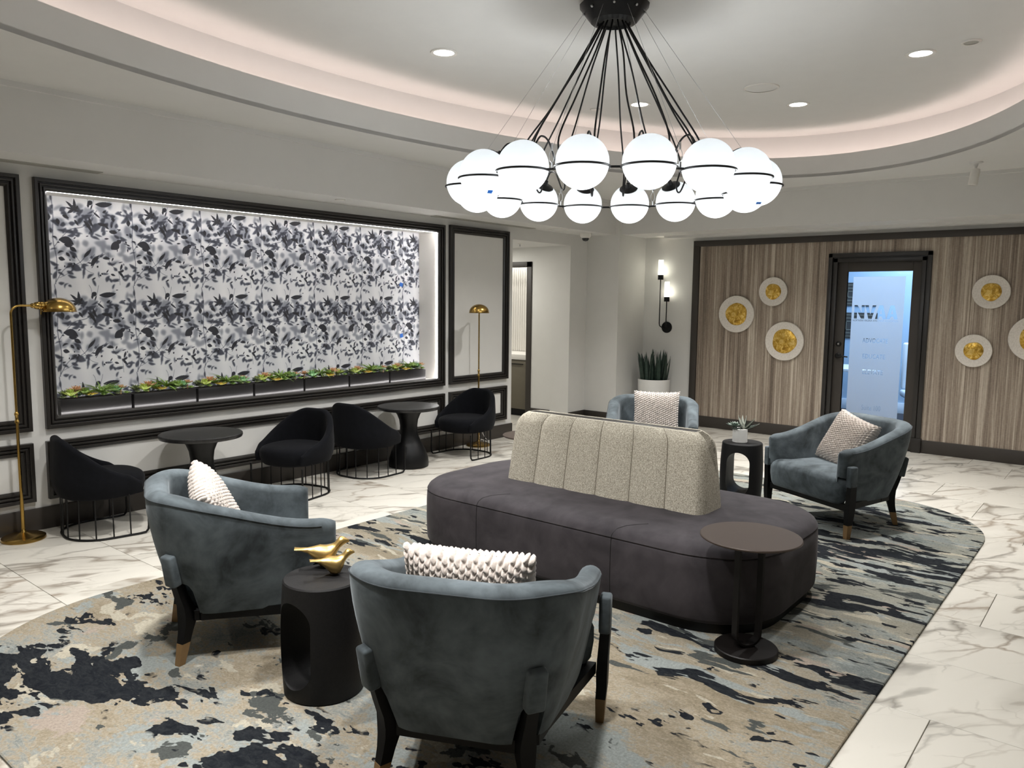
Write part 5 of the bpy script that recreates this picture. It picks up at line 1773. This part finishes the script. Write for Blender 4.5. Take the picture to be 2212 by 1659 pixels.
def blade(mb, base, direction, L, w, bend=0.3, thick=0.18, n=6, up=Vector((0, 0, 1)), tipk=1.0, lobe=0.55):
    """a tapered, cupped leaf of real thickness"""
    d = Vector(direction).normalized()
    sd = d.cross(up)
    if sd.length < 1e-4:
        sd = Vector((1, 0, 0))
    sd.normalize()
    nn = sd.cross(d).normalized()
    rings = []
    for k in range(n + 1):
        u = k / n
        c = Vector(base) + d * (L * u) + nn * (bend * L * u * u) * (-1)
        ww = w * (math.sin(PI * (0.18 + 0.82 * u) ** lobe) ** 0.8 if u < 1 else 0.02)
        ww = max(ww, w * 0.03)
        th = max(ww * thick, 0.0006)
        rings.append([tuple(c - sd * ww + nn * th * 1.5), tuple(c - nn * th), tuple(c + sd * ww + nn * th * 1.5), tuple(c + nn * th * 0.6)])
    mb.rings(rings)

def rosette(mb, c, r, layers=3, per=7, seed=0, rise=0.5):
    rg_ = random.Random(seed)
    for l_ in range(layers):
        for k in range(per):
            a_ = 2 * PI * (k + 0.5 * l_) / per + rg_.uniform(-.1, .1)
            el = rise * (0.3 + l_ * 0.9)
            L = r * (1 - 0.25 * l_)
            blade(mb, c, (math.cos(a_), math.sin(a_), el), L, L * 0.30, bend=-0.15, thick=0.25, n=4)
def tuft(mb, c, r, n=16, seed=0, droop=0.6, w=0.006):
    rg_ = random.Random(seed)
    for k in range(n):
        a_ = 2 * PI * k / n + rg_.uniform(-.2, .2)
        el = rg_.uniform(0.3, 1.6)
        blade(mb, c, (math.cos(a_), math.sin(a_), el), r * rg_.uniform(0.8, 1.2), w, bend=droop, thick=0.4, n=5)

PZ = NZ0 + 0.004
pdesc = ['leftmost', 'second from the left', 'third from the left', 'middle', 'third from the right', 'second from the right', 'rightmost']
pbox = MB().bbox(-0.2475, 0.2475, 0, 0.125, 0, 0.112, 0.003)
pbox_me = pbox.mesh('box'); pbox_me.materials.append(M['planter'])
soil_me = MB().box(-0.24, 0.24, 0.006, 0.118, 0.105, 0.1135).mesh('soil', None); soil_me.materials.append(M['soil'])
for k in range(7):
    px = 2.158 + 0.2475 + k * 0.5155
    p = thing('planter', 'black trough of mixed succulents on the recess ledge, %s of seven' % pdesc[k], 'planter', (px, YL + 0.045, PZ), group='black succulent troughs in the mural recess')
    obj('trough', pbox_me, None, p); obj('soil', soil_me, None, p)
    rg_ = random.Random(40 + k)
    spec = [(-0.205, 'dull', 'r', .045), (-0.17, 'lime', 'r', .055), (-0.115, 'pink', 'p', .06), (-0.06, 'green', 'r', .055), (-0.03, 'yellow', 'y', .055), (0.035, 'green', 't', .11), (0.09, 'dull', 'r', .05), (0.125, 'green', 'r', .06), (0.165, 'mint', 'r', .055), (0.205, 'pink', 'p', .042)]
    if k in (3, 4, 5):
        spec = [(x_ if k != 4 else -x_, a_, b_, c_) for x_, a_, b_, c_ in spec]
    spec += [(x_, ('dull', 'sage', 'green', 'mint')[q_ % 4], 'f', .034) for q_, x_ in enumerate([-0.215, -0.19, -0.14, -0.09, -0.045, 0.0, 0.06, 0.11, 0.15, 0.19, 0.22])]
    for q_, (x_, mt, kind, r_) in enumerate(spec):
        mb = MB()
        cz_ = 0.130
        yy_ = 0.055 + rg_.uniform(-0.02, 0.02)
        if mt in ('lime', 'yellow', 'mint'):
            yy_ -= 0.02
        x_ += rg_.uniform(-0.012, 0.012)
        if kind == 'r':
            rosette(mb, (x_, yy_, cz_ + 0.008), r_ * 1.3, 4, 8, 100 * k + q_, 1.1)
        elif kind == 'f':
            rosette(mb, (x_, 0.02 + 0.09 * (q_ % 2), 0.122), r_, 3, 7, 100 * k + q_, 0.7)
        elif kind == 'y':
            rosette(mb, (x_, yy_ - 0.02, cz_), r_, 3, 8, 100 * k + q_, 0.25)
        elif kind == 'p':
            rosette(mb, (x_, yy_, cz_ + 0.025), r_ * 1.2, 4, 9, 100 * k + q_, 0.85)
            mb.tube([(x_, yy_, cz_ - 0.02), (x_, yy_, cz_ + 0.02)], 0.006, 6)
        else:
            tuft(mb, (x_, yy_, cz_ + .01), r_ * 1.15, 26, 100 * k + q_, 0.55, 0.0075)
        obj('succulent' if kind != 't' else 'grassy_plant', mb, mt, p, smooth=50)

# potted snake plant
sn = thing('potted_snake_plant', 'dark snake plant in a tall white planter under the sconce', 'potted plant', (9.10, 5.02, 0))
obj('pot', MB().lathe([(0.0001, 0.0), (0.185, 0.0), (0.195, 0.01), (0.212, 0.60), (0.206, 0.61), (0.196, 0.60), (0.190, 0.56)], 56, cap=False), 'ceramic', sn)
obj('soil', MB().lathe([(0.0001, 0.565), (0.192, 0.56)], 32, cap=False), 'soil', sn)
for k in range(46):
    rg_ = random.Random(900 + k)
    rr = 0.165 * math.sqrt(rg_.random())
    a_ = rg_.uniform(0, 2 * PI)
    bx, by = rr * math.cos(a_), rr * math.sin(a_)
    L = rg_.uniform(0.30, 0.45)
    mb = MB()
    blade(mb, (bx, by, 0.555), (bx * 1.0 + rg_.uniform(-.07, .07), by * 1.0 + rg_.uniform(-.07, .07), 1.0), L, rg_.uniform(0.020, 0.030), bend=rg_.uniform(-.12, .12), thick=0.3, n=7, up=Vector((rg_.uniform(-1, 1), rg_.uniform(-1, 1), 0.01)), lobe=0.8)
    obj('leaf', mb, 'snake', sn, smooth=50)

# small potted succulent on the back drum table
ps = thing('potted_succulent', 'small white pot with striped agave and grey rosette on the drum table', 'potted plant', (6.03, 2.515, DZ))
obj('pot', MB().lathe([(0.0001, 0.0), (0.056, 0.0), (0.060, 0.004), (0.060, 0.112), (0.057, 0.114), (0.054, 0.110), (0.053, 0.095)], 40, cap=False), 'ceramic', ps)
obj('soil', MB().lathe([(0.0001, 0.098), (0.054, 0.096)], 24, cap=False), 'soil', ps)
rx, ry = 0.39, -0.92      # image right on the floor plan
mb = MB(); rosette(mb, (-0.045 * rx, -0.045 * ry, 0.125), 0.075, 4, 10, 5, 0.6)
obj('grey_rosette', mb, 'sage', ps, smooth=50)
mb = MB(); rosette(mb, (-0.02 * rx - .03, -0.02 * ry, 0.105), 0.05, 3, 7, 8, 0.3)
obj('small_rosette', mb, 'sage', ps, smooth=50)
for k, (dx, dz, L) in enumerate([(-0.55, 1.2, 0.125), (-0.15, 1.3, 0.12), (0.35, 1.1, 0.12), (0.9, 0.75, 0.14), (1.3, 0.42, 0.135), (0.1, 0.9, 0.09), (0.7, 0.5, 0.10), (-0.3, 0.9, 0.10)]):
    d_ = Vector((rx * dx - 0.15 * (k % 2), ry * dx, dz))
    m1, m2 = MB(), MB()
    b0 = (0.02 * rx, 0.02 * ry, 0.10)
    blade(m1, b0, d_, L * 1.05, 0.024, bend=-0.12, thick=0.2, n=6, lobe=0.8)
    blade(m2, (b0[0] + .002, b0[1], b0[2] - .001), d_, L * 1.0, 0.017, bend=-0.12, thick=0.55, n=6, lobe=0.8)
    lf = obj('agave_leaf', m1, 'leaf_white', ps, smooth=50)
    obj('green_stripe', m2, 'snake', lf, smooth=50)
